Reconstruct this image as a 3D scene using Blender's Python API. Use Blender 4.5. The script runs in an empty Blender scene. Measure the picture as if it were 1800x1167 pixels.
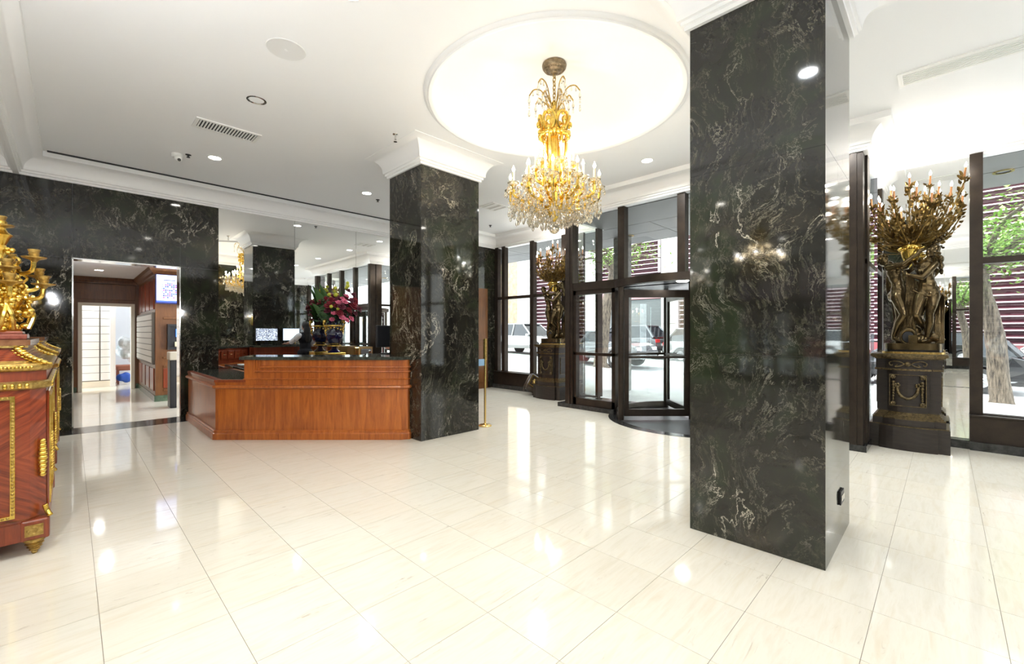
import bpy, bmesh, math, random
from mathutils import Vector, Matrix
random.seed(7)
PI = math.pi
# ------------------------------------------------------------------ camera, world, sun, exposure
SC = bpy.context.scene
COL = SC.collection
F_PX, CAM_H = 768.0, 1.4
FX, FY = 0.7108, 0.7034            # camera heading (unit, level)
RX, RY = 0.7034, -0.7108           # camera right
cam_d = bpy.data.cameras.new('camera')
cam_d.sensor_width = 36; cam_d.sensor_fit = 'HORIZONTAL'; cam_d.lens = 36 * F_PX / 1800
cam_d.clip_start = 0.05; cam_d.clip_end = 300
cam = bpy.data.objects.new('camera', cam_d); COL.objects.link(cam)
cam.location = (0, 0, CAM_H)
cam.rotation_euler = (PI / 2, 0, math.atan2(FY, FX) - PI / 2)
SC.camera = cam
SC.view_settings.view_transform = 'Standard'
SC.view_settings.look = 'None'
SC.view_settings.gamma = 1.0
SC.view_settings.use_curve_mapping = False
SC.view_settings.exposure = 1.03
SC.cycles.transparent_max_bounces = 24
world = bpy.data.worlds.new('world'); SC.world = world
world.use_nodes = True
bg = world.node_tree.nodes['Background']
bg.inputs[0].default_value = (0.86, 0.93, 1.0, 1)
bg.inputs[1].default_value = 4.2
sun_d = bpy.data.lights.new('sun', 'SUN'); sun_d.energy = 5.0; sun_d.angle = 0.03
sun_d.color = (1.0, 0.95, 0.87)
sun = bpy.data.objects.new('sun', sun_d); COL.objects.link(sun)
sun.rotation_euler = Vector((0.36, -0.45, -0.82)).to_track_quat('-Z', 'Y').to_euler()
DOWN_W = 7.0        # watts of a ceiling downlight
CHAND_W = 3.6        # watts of each chandelier light cluster
DOWN_COL = (0.87, 0.945, 1.0)
SCONCE_COL = (0.93, 0.96, 1.0)
LAMP_COL = (1.0, 0.965, 0.90)
TORCH_W, SCONCE_W, SIDE_W = 2.4, 34.0, 31.0

def at(px, py, z):
    """world point at height z seen at photograph pixel (px, py)"""
    d = (z - CAM_H) * F_PX / (583.5 - py)
    l = (px - 900) * d / F_PX
    return (d * FX + l * RX, d * FY + l * RY, z)

# ------------------------------------------------------------------ mesh helpers
def V(a): return Vector(a)

class MB:
    def __init__(self):
        self.v = []; self.f = []
    def add(self, vs, fs):
        o = len(self.v)
        self.v += [tuple(x) for x in vs]
        self.f += [tuple(i + o for i in f) for f in fs]
        return self
    def box(self, x0, x1, y0, y1, z0, z1):
        if x0 > x1: x0, x1 = x1, x0
        if y0 > y1: y0, y1 = y1, y0
        if z0 > z1: z0, z1 = z1, z0
        return self.add([(x0,y0,z0),(x1,y0,z0),(x1,y1,z0),(x0,y1,z0),(x0,y0,z1),(x1,y0,z1),(x1,y1,z1),(x0,y1,z1)],
                 [(0,3,2,1),(4,5,6,7),(0,1,5,4),(1,2,6,5),(2,3,7,6),(3,0,4,7)])
    def cbox(self, x0, x1, y0, y1, z0, z1, c=0.01):
        """box with chamfered edges on all sides"""
        bm = bmesh.new()
        bmesh.ops.create_cube(bm, size=1)
        for v in bm.verts:
            v.co = Vector(((x0+x1)/2 + v.co.x*(x1-x0), (y0+y1)/2 + v.co.y*(y1-y0), (z0+z1)/2 + v.co.z*(z1-z0)))
        c = min(c, 0.45*min(abs(x1-x0), abs(y1-y0), abs(z1-z0)))
        bmesh.ops.bevel(bm, geom=list(bm.edges), offset=c, segments=2, affect='EDGES', profile=0.5)
        bm.verts.index_update()
        self.add([v.co for v in bm.verts], [[v.index for v in f.verts] for f in bm.faces])
        bm.free(); return self
    def prism(self, poly, z0, z1):
        n = len(poly)
        vs = [(p[0], p[1], z0) for p in poly] + [(p[0], p[1], z1) for p in poly]
        fs = [tuple(range(n-1, -1, -1)), tuple(range(n, 2*n))]
        fs += [(i, (i+1) % n, n+(i+1) % n, n+i) for i in range(n)]
        return self.add(vs, fs)
    def tube(self, pts, rad, n=8, closed=False, caps=True):
        pts = [V(p) for p in pts]; m = len(pts)
        if not isinstance(rad, (list, tuple)): rad = [rad]*m
        vs = []; prev = None
        for i, p in enumerate(pts):
            if closed: t = pts[(i+1) % m] - pts[i-1]
            else: t = pts[min(i+1, m-1)] - pts[max(i-1, 0)]
            if t.length < 1e-9: t = Vector((0,0,1))
            t.normalize()
            if prev is None:
                a = Vector((0,0,1)) if abs(t.z) < 0.9 else Vector((1,0,0))
                u = t.cross(a).normalized()
            else:
                u = (prev - t * prev.dot(t))
                u = u.normalized() if u.length > 1e-6 else t.orthogonal().normalized()
            prev = u; w = t.cross(u)
            for k in range(n):
                a = 2*PI*k/n
                vs.append(p + (u*math.cos(a) + w*math.sin(a))*rad[i])
        fs = []
        for i in range(m if closed else m-1):
            j = (i+1) % m
            for k in range(n):
                fs.append((i*n+k, i*n+(k+1) % n, j*n+(k+1) % n, j*n+k))
        if caps and not closed:
            fs.append(tuple(range(n-1, -1, -1))); fs.append(tuple((m-1)*n+k for k in range(n)))
        return self.add(vs, fs)
    def cyl(self, p0, p1, r0, r1=None, n=12):
        return self.tube([p0, p1], [r0, r0 if r1 is None else r1], n)
    def lathe(self, prof, n=24, c=(0,0,0), a0=0.0, a1=2*PI, caps=False):
        full = abs(a1-a0-2*PI) < 1e-6
        k = n if full else n+1
        vs = []
        for r, z in prof:
            for i in range(k):
                a = a0 + (a1-a0)*i/n
                vs.append((c[0]+r*math.cos(a), c[1]+r*math.sin(a), c[2]+z))
        fs = []
        for j in range(len(prof)-1):
            for i in range(n):
                i2 = (i+1) % k
                fs.append((j*k+i, j*k+i2, (j+1)*k+i2, (j+1)*k+i))
        if full and caps:
            if prof[0][0] > 1e-6: fs.append(tuple(range(k-1, -1, -1)))
            if prof[-1][0] > 1e-6: fs.append(tuple((len(prof)-1)*k+i for i in range(k)))
        return self.add(vs, fs)
    def ell(self, c, r, nu=12, nv=8, rot=None):
        if not isinstance(r, (list, tuple)): r = (r, r, r)
        vs = []; fs = []
        c = V(c)
        for j in range(nv+1):
            th = PI*j/nv
            for i in range(nu):
                a = 2*PI*i/nu
                p = Vector((r[0]*math.sin(th)*math.cos(a), r[1]*math.sin(th)*math.sin(a), r[2]*math.cos(th)))
                if rot is not None: p = rot @ p
                vs.append(c+p)
        for j in range(nv):
            for i in range(nu):
                i2 = (i+1) % nu
                fs.append((j*nu+i, (j+1)*nu+i, (j+1)*nu+i2, j*nu+i2))
        return self.add(vs, fs)
    def limb(self, p0, p1, r0, r1):
        self.ell(p0, r0, 10, 8); self.ell(p1, r1, 10, 8)
        return self.tube([p0, p1], [r0, r1], 10)
    def sweep(self, path, prof, closed=False, caps=True):
        """profile (offset to the path's left, z) swept along a flat path with mitred corners"""
        P = [Vector((p[0], p[1])) for p in path]; m = len(P); k = len(prof)
        vs = []
        for i in range(m):
            def nrm(a, b):
                t = (b-a).normalized(); return Vector((-t.y, t.x))
            if closed: n1, n2 = nrm(P[i-1], P[i]), nrm(P[i], P[(i+1) % m])
            else:
                n1 = nrm(P[i-1], P[i]) if i > 0 else nrm(P[0], P[1])
                n2 = nrm(P[i], P[i+1]) if i < m-1 else n1
            q = (n1+n2)/(1+n1.dot(n2))
            for o, z in prof: vs.append((P[i].x+q.x*o, P[i].y+q.y*o, z))
        fs = []
        for i in range(m if closed else m-1):
            j = (i+1) % m
            for a in range(k-1):
                fs.append((i*k+a, j*k+a, j*k+a+1, i*k+a+1))
        if caps and not closed and k > 2:
            fs.append(tuple(range(k))); fs.append(tuple((m-1)*k+a for a in range(k-1, -1, -1)))
        return self.add(vs, fs)
    def xf(self, M):
        self.v = [tuple(M @ V(p)) for p in self.v]; return self
    def mesh(self, name, mat=None, smooth=False, off=(0,0,0), fix=True):
        me = bpy.data.meshes.new(name)
        vs = [(p[0]-off[0], p[1]-off[1], p[2]-off[2]) for p in self.v]
        me.from_pydata(vs, [], self.f)
        if fix:
            bm = bmesh.new(); bm.from_mesh(me)
            bmesh.ops.recalc_face_normals(bm, faces=bm.faces)
            bm.to_mesh(me); bm.free()
        if smooth:
            me.polygons.foreach_set('use_smooth', [True]*len(me.polygons))
            if smooth != 'all':
                try: me.set_sharp_from_angle(angle=math.radians(40))
                except Exception: pass
        if mat: me.materials.append(mat)
        me.update()
        return me
    def build(self, name, mat, parent=None, smooth=False, loc=None, off=(0,0,0)):
        o = bpy.data.objects.new(name, self.mesh(name, mat, smooth, off)); COL.objects.link(o)
        if parent: o.parent = parent
        if loc: o.location = loc
        return o

def put(name, me, parent=None, loc=(0,0,0), rot=None, scale=None):
    o = bpy.data.objects.new(name, me); COL.objects.link(o)
    if parent: o.parent = parent
    o.location = loc
    if rot: o.rotation_euler = rot
    if scale: o.scale = scale if isinstance(scale, (tuple, list)) else (scale,)*3
    return o
def tag(o, label, cat, group=None, kind=None):
    o['label'] = label; o['category'] = cat
    if group: o['group'] = group
    if kind: o['kind'] = kind
    return o
def thing(name, label, cat, loc=(0,0,0), rz=0, group=None, kind=None):
    o = bpy.data.objects.new(name, None); COL.objects.link(o)
    o.location = loc; o.rotation_euler = (0, 0, rz); o.empty_display_size = 0.1
    return tag(o, label, cat, group, kind)
def copy_tree(o, parent=None):
    c = o.copy(); COL.objects.link(c)
    if parent: c.parent = parent
    for ch in list(o.children): copy_tree(ch, c)
    return c
def remesh(mb, voxel, smooth=6, factor=0.5):
    """one continuous surface from overlapping volumes"""
    me = mb.mesh('tmp')
    o = bpy.data.objects.new('tmp', me); COL.objects.link(o)
    m = o.modifiers.new('r', 'REMESH'); m.mode = 'VOXEL'; m.voxel_size = voxel
    if smooth:
        s = o.modifiers.new('s', 'SMOOTH'); s.iterations = smooth; s.factor = factor
    bpy.context.view_layer.update()
    dg = bpy.context.evaluated_depsgraph_get()
    out = bpy.data.meshes.new_from_object(o.evaluated_get(dg))
    bpy.data.objects.remove(o); bpy.data.meshes.remove(me)
    out.polygons.foreach_set('use_smooth', [True]*len(out.polygons))
    return out
def spline(pts, n=8):
    """Catmull-Rom through the points"""
    P = [V(p) for p in pts]; P = [P[0]*2-P[1]] + P + [P[-1]*2-P[-2]]
    out = []
    for i in range(1, len(P)-2):
        for k in range(n):
            t = k/n
            a, b, c, d = P[i-1], P[i], P[i+1], P[i+2]
            out.append(0.5*((2*b)+(c-a)*t+(2*a-5*b+4*c-d)*t*t+(3*b-a-3*c+d)*t**3))
    out.append(P[-2].copy())
    return out

# ------------------------------------------------------------------ materials
def mat_new(name):
    m = bpy.data.materials.new(name); m.use_nodes = True
    nt = m.node_tree; return m, nt, nt.nodes['Principled BSDF']
def link(nt, a, b): nt.links.new(a, b)
def M(name, col, rough=0.5, metal=0.0, **kw):
    m, nt, p = mat_new(name)
    p.inputs['Base Color'].default_value = (*col, 1)
    p.inputs['Roughness'].default_value = rough
    p.inputs['Metallic'].default_value = metal
    for k, v in kw.items(): p.inputs[k.replace('_', ' ')].default_value = v
    return m
def nd(nt, t, **kw):
    n = nt.nodes.new(t)
    for k, v in kw.items(): setattr(n, k, v)
    return n
def ramp(nt, src, stops):
    r = nt.nodes.new('ShaderNodeValToRGB')
    el = r.color_ramp.elements
    while len(el) > 1: el.remove(el[-1])
    el[0].position = stops[0][0]
    for i, (pos, c) in enumerate(stops):
        e = el[0] if i == 0 else el.new(pos)
        e.color = (*c, 1) if isinstance(c, tuple) else (c, c, c, 1)
    link(nt, src, r.inputs[0]); return r
def noise(nt, vec, scale, detail=4, rough=0.5, dist=0.0):
    n = nd(nt, 'ShaderNodeTexNoise'); n.inputs['Scale'].default_value = scale
    n.inputs['Detail'].default_value = detail; n.inputs['Roughness'].default_value = rough
    n.inputs['Distortion'].default_value = dist
    if vec is not None: link(nt, vec, n.inputs['Vector'])
    return n
def mapping(nt, src, scale=(1,1,1), rot=(0,0,0), loc=(0,0,0)):
    m = nd(nt, 'ShaderNodeMapping'); m.inputs['Scale'].default_value = scale
    m.inputs['Rotation'].default_value = rot; m.inputs['Location'].default_value = loc
    link(nt, src, m.inputs[0]); return m.outputs[0]
def mixc(nt, fac, a, b):
    m = nd(nt, 'ShaderNodeMix', data_type='RGBA')
    if isinstance(fac, float): m.inputs[0].default_value = fac
    else: link(nt, fac, m.inputs[0])
    for i, x in ((6, a), (7, b)):
        if isinstance(x, tuple): m.inputs[i].default_value = (*x, 1)
        else: link(nt, x, m.inputs[i])
    return m.outputs[2]
def mth(nt, op, a, b=None):
    m = nd(nt, 'ShaderNodeMath', operation=op)
    for i, x in enumerate((a, b)):
        if x is None: continue
        if isinstance(x, (int, float)): m.inputs[i].default_value = x
        else: link(nt, x, m.inputs[i])
    return m.outputs[0]
def vmul(nt, vec, s):
    m = nd(nt, 'ShaderNodeVectorMath', operation='MULTIPLY'); link(nt, vec, m.inputs[0]); m.inputs[1].default_value = s
    return m.outputs[0]
def pos(nt): return nd(nt, 'ShaderNodeNewGeometry').outputs['Position']

def make_dark_marble():
    m, nt, p = mat_new('dark_green_marble')
    P = pos(nt)
    def sub(c): 
        v = nd(nt, 'ShaderNodeVectorMath', operation='SUBTRACT'); link(nt, c, v.inputs[0]); v.inputs[1].default_value = (.5,.5,.5); return v.outputs[0]
    def plus(a, b):
        v = nd(nt, 'ShaderNodeVectorMath', operation='ADD'); link(nt, a, v.inputs[0]); link(nt, b, v.inputs[1]); return v.outputs[0]
    W = plus(P, vmul(nt, sub(noise(nt, P, 1.1, 3, 0.5).outputs['Color']), (.9, .9, 1.2)))
    W2 = plus(W, vmul(nt, sub(noise(nt, P, 7, 4, 0.65).outputs['Color']), (.07, .07, .07)))
    base = ramp(nt, noise(nt, W, 1.8, 5, 0.6).outputs[0], [(0.32, (0.010,0.009,0.0075)), (0.5, (0.017,0.016,0.012)), (0.64, (0.021,0.026,0.014)), (0.8, (0.026,0.023,0.016))])
    # cloudy grey-green mottling of short strokes running mostly upright
    stroke = ramp(nt, noise(nt, mapping(nt, W2, (13, 13, 5.5), (.35, .2, 0)), 1.5, 7, 0.78).outputs[0], [(0.53, 0.0), (0.75, 1.0)])
    patch = ramp(nt, noise(nt, mapping(nt, W, (1,1,.7)), 1.15, 3, 0.55).outputs[0], [(0.43, 0.0), (0.66, 1.0)])
    c = mixc(nt, mth(nt, 'MULTIPLY', mth(nt, 'MULTIPLY', stroke.outputs[0], patch.outputs[0]), 0.50), base.outputs[0], (0.19,0.18,0.12))
    def ridge(vec, scale, width, detail, rough, mask_scale, lo, hi, seed, amt, colr):
        n = noise(nt, mapping(nt, vec, (1,1,.45), (.30, .26, .1), (seed, seed*1.7, seed*.6)), scale, detail, rough)
        d = mth(nt, 'ABSOLUTE', mth(nt, 'SUBTRACT', n.outputs[0], 0.5))
        r = ramp(nt, d, [(0.0, 1.0), (width, 0.0)])
        k = ramp(nt, noise(nt, mapping(nt, P, (1,1,1), (0,0,0), (seed*3, 1, 2)), mask_scale, 3, 0.6).outputs[0], [(lo, 0.0), (hi, 1.0)])
        return mixc(nt, mth(nt, 'MULTIPLY', mth(nt, 'MULTIPLY', r.outputs[0], k.outputs[0]), amt), cc[0], colr)
    cc = [c]
    cc[0] = ridge(W2, 6.0, 0.010, 6, 0.68, 2.0, 0.40, 0.62, 11.3, 0.42, (0.32,0.30,0.22))
    cc[0] = ridge(W2, 3.0, 0.0065, 7, 0.68, 1.6, 0.43, 0.60, 7.1, 0.48, (0.42,0.39,0.30))
    cc[0] = ridge(W2, 1.15, 0.0045, 8, 0.66, 1.4, 0.47, 0.58, 2.3, 0.9, (0.60,0.55,0.44))
    blotch = ramp(nt, noise(nt, W2, 2.4, 6, 0.7).outputs[0], [(0.70, 0.0), (0.78, 1.0)])
    cc[0] = mixc(nt, mth(nt, 'MULTIPLY', mth(nt, 'MULTIPLY', blotch.outputs[0], stroke.outputs[0]), 0.7), cc[0], (0.50,0.47,0.38))
    link(nt, cc[0], p.inputs['Base Color'])
    p.inputs['Roughness'].default_value = 0.05
    p.inputs['Specular IOR Level'].default_value = 0.52
    return m

TS = 0.455; TX0, TY0 = 0.10, 1.62
def make_floor_marble():
    m, nt, p = mat_new('cream_floor_marble')
    P = pos(nt)
    s = nd(nt, 'ShaderNodeVectorMath', operation='SUBTRACT'); link(nt, P, s.inputs[0]); s.inputs[1].default_value = (TX0, TY0, 0)
    d = vmul(nt, s.outputs[0], (1/TS, 1/TS, 0))
    fl = nd(nt, 'ShaderNodeVectorMath', operation='FLOOR'); link(nt, d, fl.inputs[0])
    wn = nd(nt, 'ShaderNodeTexWhiteNoise', noise_dimensions='3D'); link(nt, fl.outputs[0], wn.inputs['Vector'])
    off = vmul(nt, wn.outputs['Color'], (37, 41, 29))
    ad = nd(nt, 'ShaderNodeVectorMath', operation='ADD'); link(nt, P, ad.inputs[0]); link(nt, off, ad.inputs[1])
    Q = ad.outputs[0]
    str_ = noise(nt, mapping(nt, Q, (1.4, 11, 1), (0, 0, 0.12)), 1.7, 6, 0.62, 0.5)
    c0 = ramp(nt, str_.outputs[0], [(0.30, (0.74,0.68,0.56)), (0.5, (0.80,0.75,0.65)), (0.7, (0.75,0.68,0.55))])
    vein = noise(nt, mapping(nt, Q, (2.2, 12, 1), (0, 0, 0.12)), 1.5, 8, 0.7, 1.6)
    vr = ramp(nt, vein.outputs[0], [(0.60, 0.0), (0.68, 1.0)])
    msk = ramp(nt, noise(nt, Q, 2.6, 2, 0.5).outputs[0], [(0.46, 0.0), (0.66, 1.0)])
    c1 = mixc(nt, mth(nt, 'MULTIPLY', mth(nt, 'MULTIPLY', vr.outputs[0], msk.outputs[0]), 0.75), c0.outputs[0], (0.42,0.34,0.24))
    tint = ramp(nt, wn.outputs['Value'], [(0.0, (0.97,0.955,0.925)), (0.5, (1.0,0.99,0.965)), (1.0, (0.985,0.985,0.975))])
    mm = nd(nt, 'ShaderNodeMix', data_type='RGBA', blend_type='MULTIPLY'); mm.inputs[0].default_value = 1.0
    link(nt, c1, mm.inputs[6]); link(nt, tint.outputs[0], mm.inputs[7])
    link(nt, mm.outputs[2], p.inputs['Base Color'])
    p.inputs['Roughness'].default_value = 0.07
    p.inputs['Specular IOR Level'].default_value = 0.5
    return m

def make_wood(name, c_lo, c_hi, axis='z', scale=1.0, rough=0.3, coat=0.3, bands=0.0, ang=0.0):
    m, nt, p = mat_new(name)
    tc = nd(nt, 'ShaderNodeTexCoord').outputs['Object']
    sc = {'z': (9, 9, 0.7), 'x': (0.7, 9, 9), 'y': (9, 0.7, 9)}[axis]
    q = mapping(nt, tc, tuple(s*scale for s in sc))
    n1 = noise(nt, q, 2.2, 8, 0.65, 0.8)
    n2 = noise(nt, mapping(nt, tc, tuple(s*scale*6 for s in sc)), 3, 3, 0.5)
    f = mth(nt, 'ADD', mth(nt, 'MULTIPLY', n1.outputs[0], 0.8), mth(nt, 'MULTIPLY', n2.outputs[0], 0.2))
    big = noise(nt, tc, 1.7, 3, 0.5)
    f2 = mth(nt, 'ADD', mth(nt, 'MULTIPLY', f, 0.75), mth(nt, 'MULTIPLY', big.outputs[0], 0.25))
    r = ramp(nt, f2, [(0.34, c_lo), (0.64, c_hi)])
    link(nt, r.outputs[0], p.inputs['Base Color'])
    p.inputs['Roughness'].default_value = rough
    p.inputs['Coat Weight'].default_value = coat
    p.inputs['Coat Roughness'].default_value = 0.08
    return m

def make_chevron():
    """book-matched diagonal veneer, mirrored about the panel's mid height"""
    m, nt, p = mat_new('chevron_veneer')
    tc = nd(nt, 'ShaderNodeTexCoord').outputs['Object']
    se = nd(nt, 'ShaderNodeSeparateXYZ'); link(nt, tc, se.inputs[0])
    az = mth(nt, 'ABSOLUTE', mth(nt, 'SUBTRACT', se.outputs[2], 0.62))
    xy = mth(nt, 'ADD', se.outputs[0], se.outputs[1])
    w = mth(nt, 'SUBTRACT', mth(nt, 'MULTIPLY', xy, 0.62), az)
    al = mth(nt, 'ADD', xy, mth(nt, 'MULTIPLY', az, 0.62))
    cb = nd(nt, 'ShaderNodeCombineXYZ'); link(nt, mth(nt, 'MULTIPLY', w, 34), cb.inputs[0]); link(nt, mth(nt, 'MULTIPLY', al, 2.4), cb.inputs[1])
    n1 = noise(nt, cb.outputs[0], 1.0, 5, 0.6)
    r = ramp(nt, n1.outputs[0], [(0.32, (0.10,0.014,0.005)), (0.5, (0.22,0.036,0.010)), (0.68, (0.34,0.075,0.022))])
    link(nt, r.outputs[0], p.inputs['Base Color'])
    p.inputs['Roughness'].default_value = 0.28; p.inputs['Coat Weight'].default_value = 0.5
    return m

def make_glass(name, tint=(0.93,0.95,0.94), ior=1.5, dark=0.0):
    """thin sheet glass: clear through, mirror-like at a glance"""
    m = bpy.data.materials.new(name); m.use_nodes = True
    nt = m.node_tree; nt.nodes.clear()
    out = nd(nt, 'ShaderNodeOutputMaterial'); mix = nd(nt, 'ShaderNodeMixShader')
    tr = nd(nt, 'ShaderNodeBsdfTransparent'); tr.inputs[0].default_value = (*tint, 1)
    gl = nd(nt, 'ShaderNodeBsdfGlossy'); gl.inputs['Roughness'].default_value = 0.01
    fr = nd(nt, 'ShaderNodeFresnel')
    bf = nd(nt, 'ShaderNodeNewGeometry').outputs['Backfacing']      # same reflectance on both faces of the sheet
    link(nt, mth(nt, 'ADD', mth(nt, 'MULTIPLY', bf, 1/ior-ior), ior), fr.inputs[0])
    link(nt, fr.outputs[0], mix.inputs[0]); link(nt, tr.outputs[0], mix.inputs[1]); link(nt, gl.outputs[0], mix.inputs[2])
    link(nt, mix.outputs[0], out.inputs[0]); return m
def make_emit(name, col, s):
    m, nt, p = mat_new(name)
    p.inputs['Base Color'].default_value = (*col, 1)
    p.inputs['Emission Color'].default_value = (*col, 1); p.inputs['Emission Strength'].default_value = s
    return m
def make_noise_mat(name, a, b, scale, rough=0.6, metal=0.0, stretch=(1,1,1), bump=0.0):
    m, nt, p = mat_new(name)
    tc = nd(nt, 'ShaderNodeTexCoord').outputs['Object']
    n = noise(nt, mapping(nt, tc, stretch), scale, 6, 0.65)
    r = ramp(nt, n.outputs[0], [(0.35, a), (0.65, b)])
    link(nt, r.outputs[0], p.inputs['Base Color'])
    p.inputs['Roughness'].default_value = rough; p.inputs['Metallic'].default_value = metal
    if bump:
        bp = nd(nt, 'ShaderNodeBump'); bp.inputs['Strength'].default_value = bump; bp.inputs['Distance'].default_value = 0.01
        link(nt, n.outputs[0], bp.inputs['Height']); link(nt, bp.outputs[0], p.inputs['Normal'])
    return m

MARBLE = make_dark_marble()
FLOORM = make_floor_marble()
WHITE = M('white_plaster', (0.88,0.885,0.89), 0.6)
CROWN = M('white_gloss_paint', (0.89,0.89,0.885), 0.42)
DOMEM = M('dome_plaster', (0.88,0.865,0.83), 0.6)
GROUT = M('floor_joint', (0.26,0.22,0.16), 0.7)
MIRROR = M('mirror_silver', (0.90,0.91,0.90), 0.0, 1.0)
BRONZE_FR = make_noise_mat('dark_bronze_frame', (0.030,0.022,0.017), (0.050,0.036,0.026), 6, 0.32, 0.55)
GLASS = make_glass('window_glass')
GOLD = make_noise_mat('gilt_bronze', (0.66,0.42,0.065), (0.92,0.68,0.18), 30, 0.26, 1.0)
CANOPYM = make_noise_mat('antique_bronze', (0.16,0.12,0.075), (0.30,0.235,0.15), 30, 0.42, 0.8)
PEDGOLD = make_noise_mat('dull_gilt', (0.055,0.040,0.022), (0.20,0.145,0.065), 40, 0.42, 0.7, bump=0.2)
GOLD_OLD = make_noise_mat('aged_gilt', (0.30,0.19,0.05), (0.62,0.43,0.14), 40, 0.36, 0.9, bump=0.2)
BRASS = M('polished_brass', (0.80,0.56,0.20), 0.18, 1.0)
STATUE = make_noise_mat('patinated_bronze', (0.065,0.045,0.020), (0.15,0.105,0.048), 7, 0.26, 0.85)
LEAFBR = make_noise_mat('bronze_foliage', (0.085,0.055,0.018), (0.30,0.19,0.055), 14, 0.36, 0.9)
BLACKST = make_noise_mat('black_granite', (0.012,0.012,0.012), (0.05,0.05,0.048), 18, 0.14)
EBONY = make_noise_mat('ebonised_wood', (0.016,0.012,0.010), (0.034,0.025,0.020), 8, 0.30, 0.0, (1,1,6))
WOODD = make_wood('reddish_desk_wood', (0.21,0.040,0.007), (0.56,0.165,0.026), 'z', 1.0, 0.32, 0.25)
WOODC = make_wood('corridor_oak', (0.10,0.036,0.010), (0.23,0.092,0.026), 'z', 1.4, 0.38, 0.15)
WOODR = make_wood('red_mahogany', (0.13,0.022,0.009), (0.30,0.062,0.020), 'z', 1.2, 0.32, 0.25)
VENEER = make_chevron()
BULB = make_emit('candle_bulb', (1.0,0.80,0.50), 34)
BULBW = make_emit('candle_bulb_white', (1.0,0.90,0.74), 30)
LENS = make_emit('downlight_lens', (1.0,0.95,0.86), 22)
CHROME = M('chrome', (0.72,0.72,0.70), 0.12, 1.0)
DARKGAP = M('dark_recess', (0.02,0.02,0.02), 0.7)
BLACKP = M('black_plastic', (0.015,0.015,0.017), 0.35)
WHITEP = M('white_plastic', (0.82,0.82,0.80), 0.4)
CRYSTAL = make_glass('crystal', (0.96,0.93,0.86), 1.75)
def make_crystal():
    m, nt, p = mat_new('cut_crystal')
    p.inputs['Base Color'].default_value = (1.0,0.95,0.84,1); p.inputs['Roughness'].default_value = 0.02
    p.inputs['Transmission Weight'].default_value = 0.88; p.inputs['IOR'].default_value = 1.6
    return m
CRYSTAL = make_crystal()
# ------------------------------------------------------------------ room shell
XL, XW, XB = -0.51, 7.65, 6.50      # left wall, window wall, entrance bay plane
YB, YR = 8.80, -3.0                 # desk wall, wall behind the camera
BY0, BY1 = 0.66, 5.05               # entrance bay
ZT, ZC = 3.51, 3.82                 # top of walls, ceiling
DOME = (3.62, 2.95)
COLS = [(3.11, 4.01, 0.495, 1.29), (3.15, 4.12, 4.75, 5.53)]
def struct(o, label, cat): return tag(o, label, cat, kind='structure')

# floor: slab with joint colour, every marble tile of its own in front, the far ones joined
floor = struct(MB().box(XL-0.1, XW+0.1, YR-0.1, YB, -0.15, -0.003).build('floor', GROUT), 'polished cream marble tile floor of the lobby', 'floor')
tile_me = MB().box(-TS/2+.0012, TS/2-.0012, -TS/2+.0012, TS/2-.0012, -0.012, 0.0).mesh('tile', FLOORM)
cand = []
i0, i1 = math.floor((XL-TX0)/TS), math.ceil((XW-TX0)/TS)
j0, j1 = math.floor((YR-TY0)/TS), math.ceil((8.45-TY0)/TS)
for i in range(i0, i1):
    for j in range(j0, j1):
        x0, y0 = TX0+i*TS, TY0+j*TS
        cx, cy = x0+TS/2, y0+TS/2
        inside = any(a < x0 and x0+TS < b and c < y0 and y0+TS < d for a, b, c, d in COLS)
        if inside: continue
        whole = x0 > XL-0.02 and x0+TS < XW+.05 and y0+TS < 8.46
        dd = cx*FX+cy*FY; ll = cx*RX+cy*RY
        area = 0
        if dd > 0.9:
            px = 900+F_PX*ll/dd; py = 583.5+F_PX*CAM_H/dd
            if -60 < px < 1860 and py < 1230: area = 1/dd**3
        cand.append((area if whole else 0, cx, cy, x0, y0))
cand.sort(reverse=True)
rest = MB()
for k, (a, cx, cy, x0, y0) in enumerate(cand):
    if k < 300 and a > 0: put('tile', tile_me, floor, (cx, cy, 0))
    else:
        xa, xb = max(x0, XL)+.0012, min(x0+TS, XW+.1)-.0012
        ya, yb = y0+.0012, min(y0+TS, 8.45)-.0012
        if xb-xa > .02 and yb-ya > .02: rest.box(xa, xb, ya, yb, -.012, 0)
r_ = rest.build('far_tiles', FLOORM, floor); r_['kind'] = 'stuff'
MB().box(XL, 3.0, 8.452, 9.0, -0.012, 0.001).build('threshold_strip', BLACKST, floor)
MB().box(3.0, XW, 8.452, 8.8, -0.012, 0.0).build('border_strip', FLOORM, floor)

# ceiling with the round opening of the dome
def holed(x0, x1, y0, y1, c, R, z):
    angs = [2*PI*k/96 for k in range(96)]
    for (x, y) in ((x0,y0),(x1,y0),(x1,y1),(x0,y1)): angs.append(math.atan2(y-c[1], x-c[0]) % (2*PI))
    angs = sorted(set(angs)); n = len(angs); vs = []
    for a in angs:
        ca, sa = math.cos(a), math.sin(a)
        t = min([(x1-c[0])/ca if ca > 1e-9 else 1e9, (x0-c[0])/ca if ca < -1e-9 else 1e9,
                 (y1-c[1])/sa if sa > 1e-9 else 1e9, (y0-c[1])/sa if sa < -1e-9 else 1e9])
        vs.append((c[0]+R*ca, c[1]+R*sa, z)); vs.append((c[0]+t*ca, c[1]+t*sa, z))
    return MB().add(vs, [(2*k, 2*k+1, (2*k+3) % (2*n), (2*k+2) % (2*n)) for k in range(n)])
RD = 1.28
ceiling = struct(holed(XL-.1, XW+.35, YR-.1, YB+.1, DOME, RD, ZC).build('ceiling', WHITE), 'white plaster lobby ceiling', 'ceiling')
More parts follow.
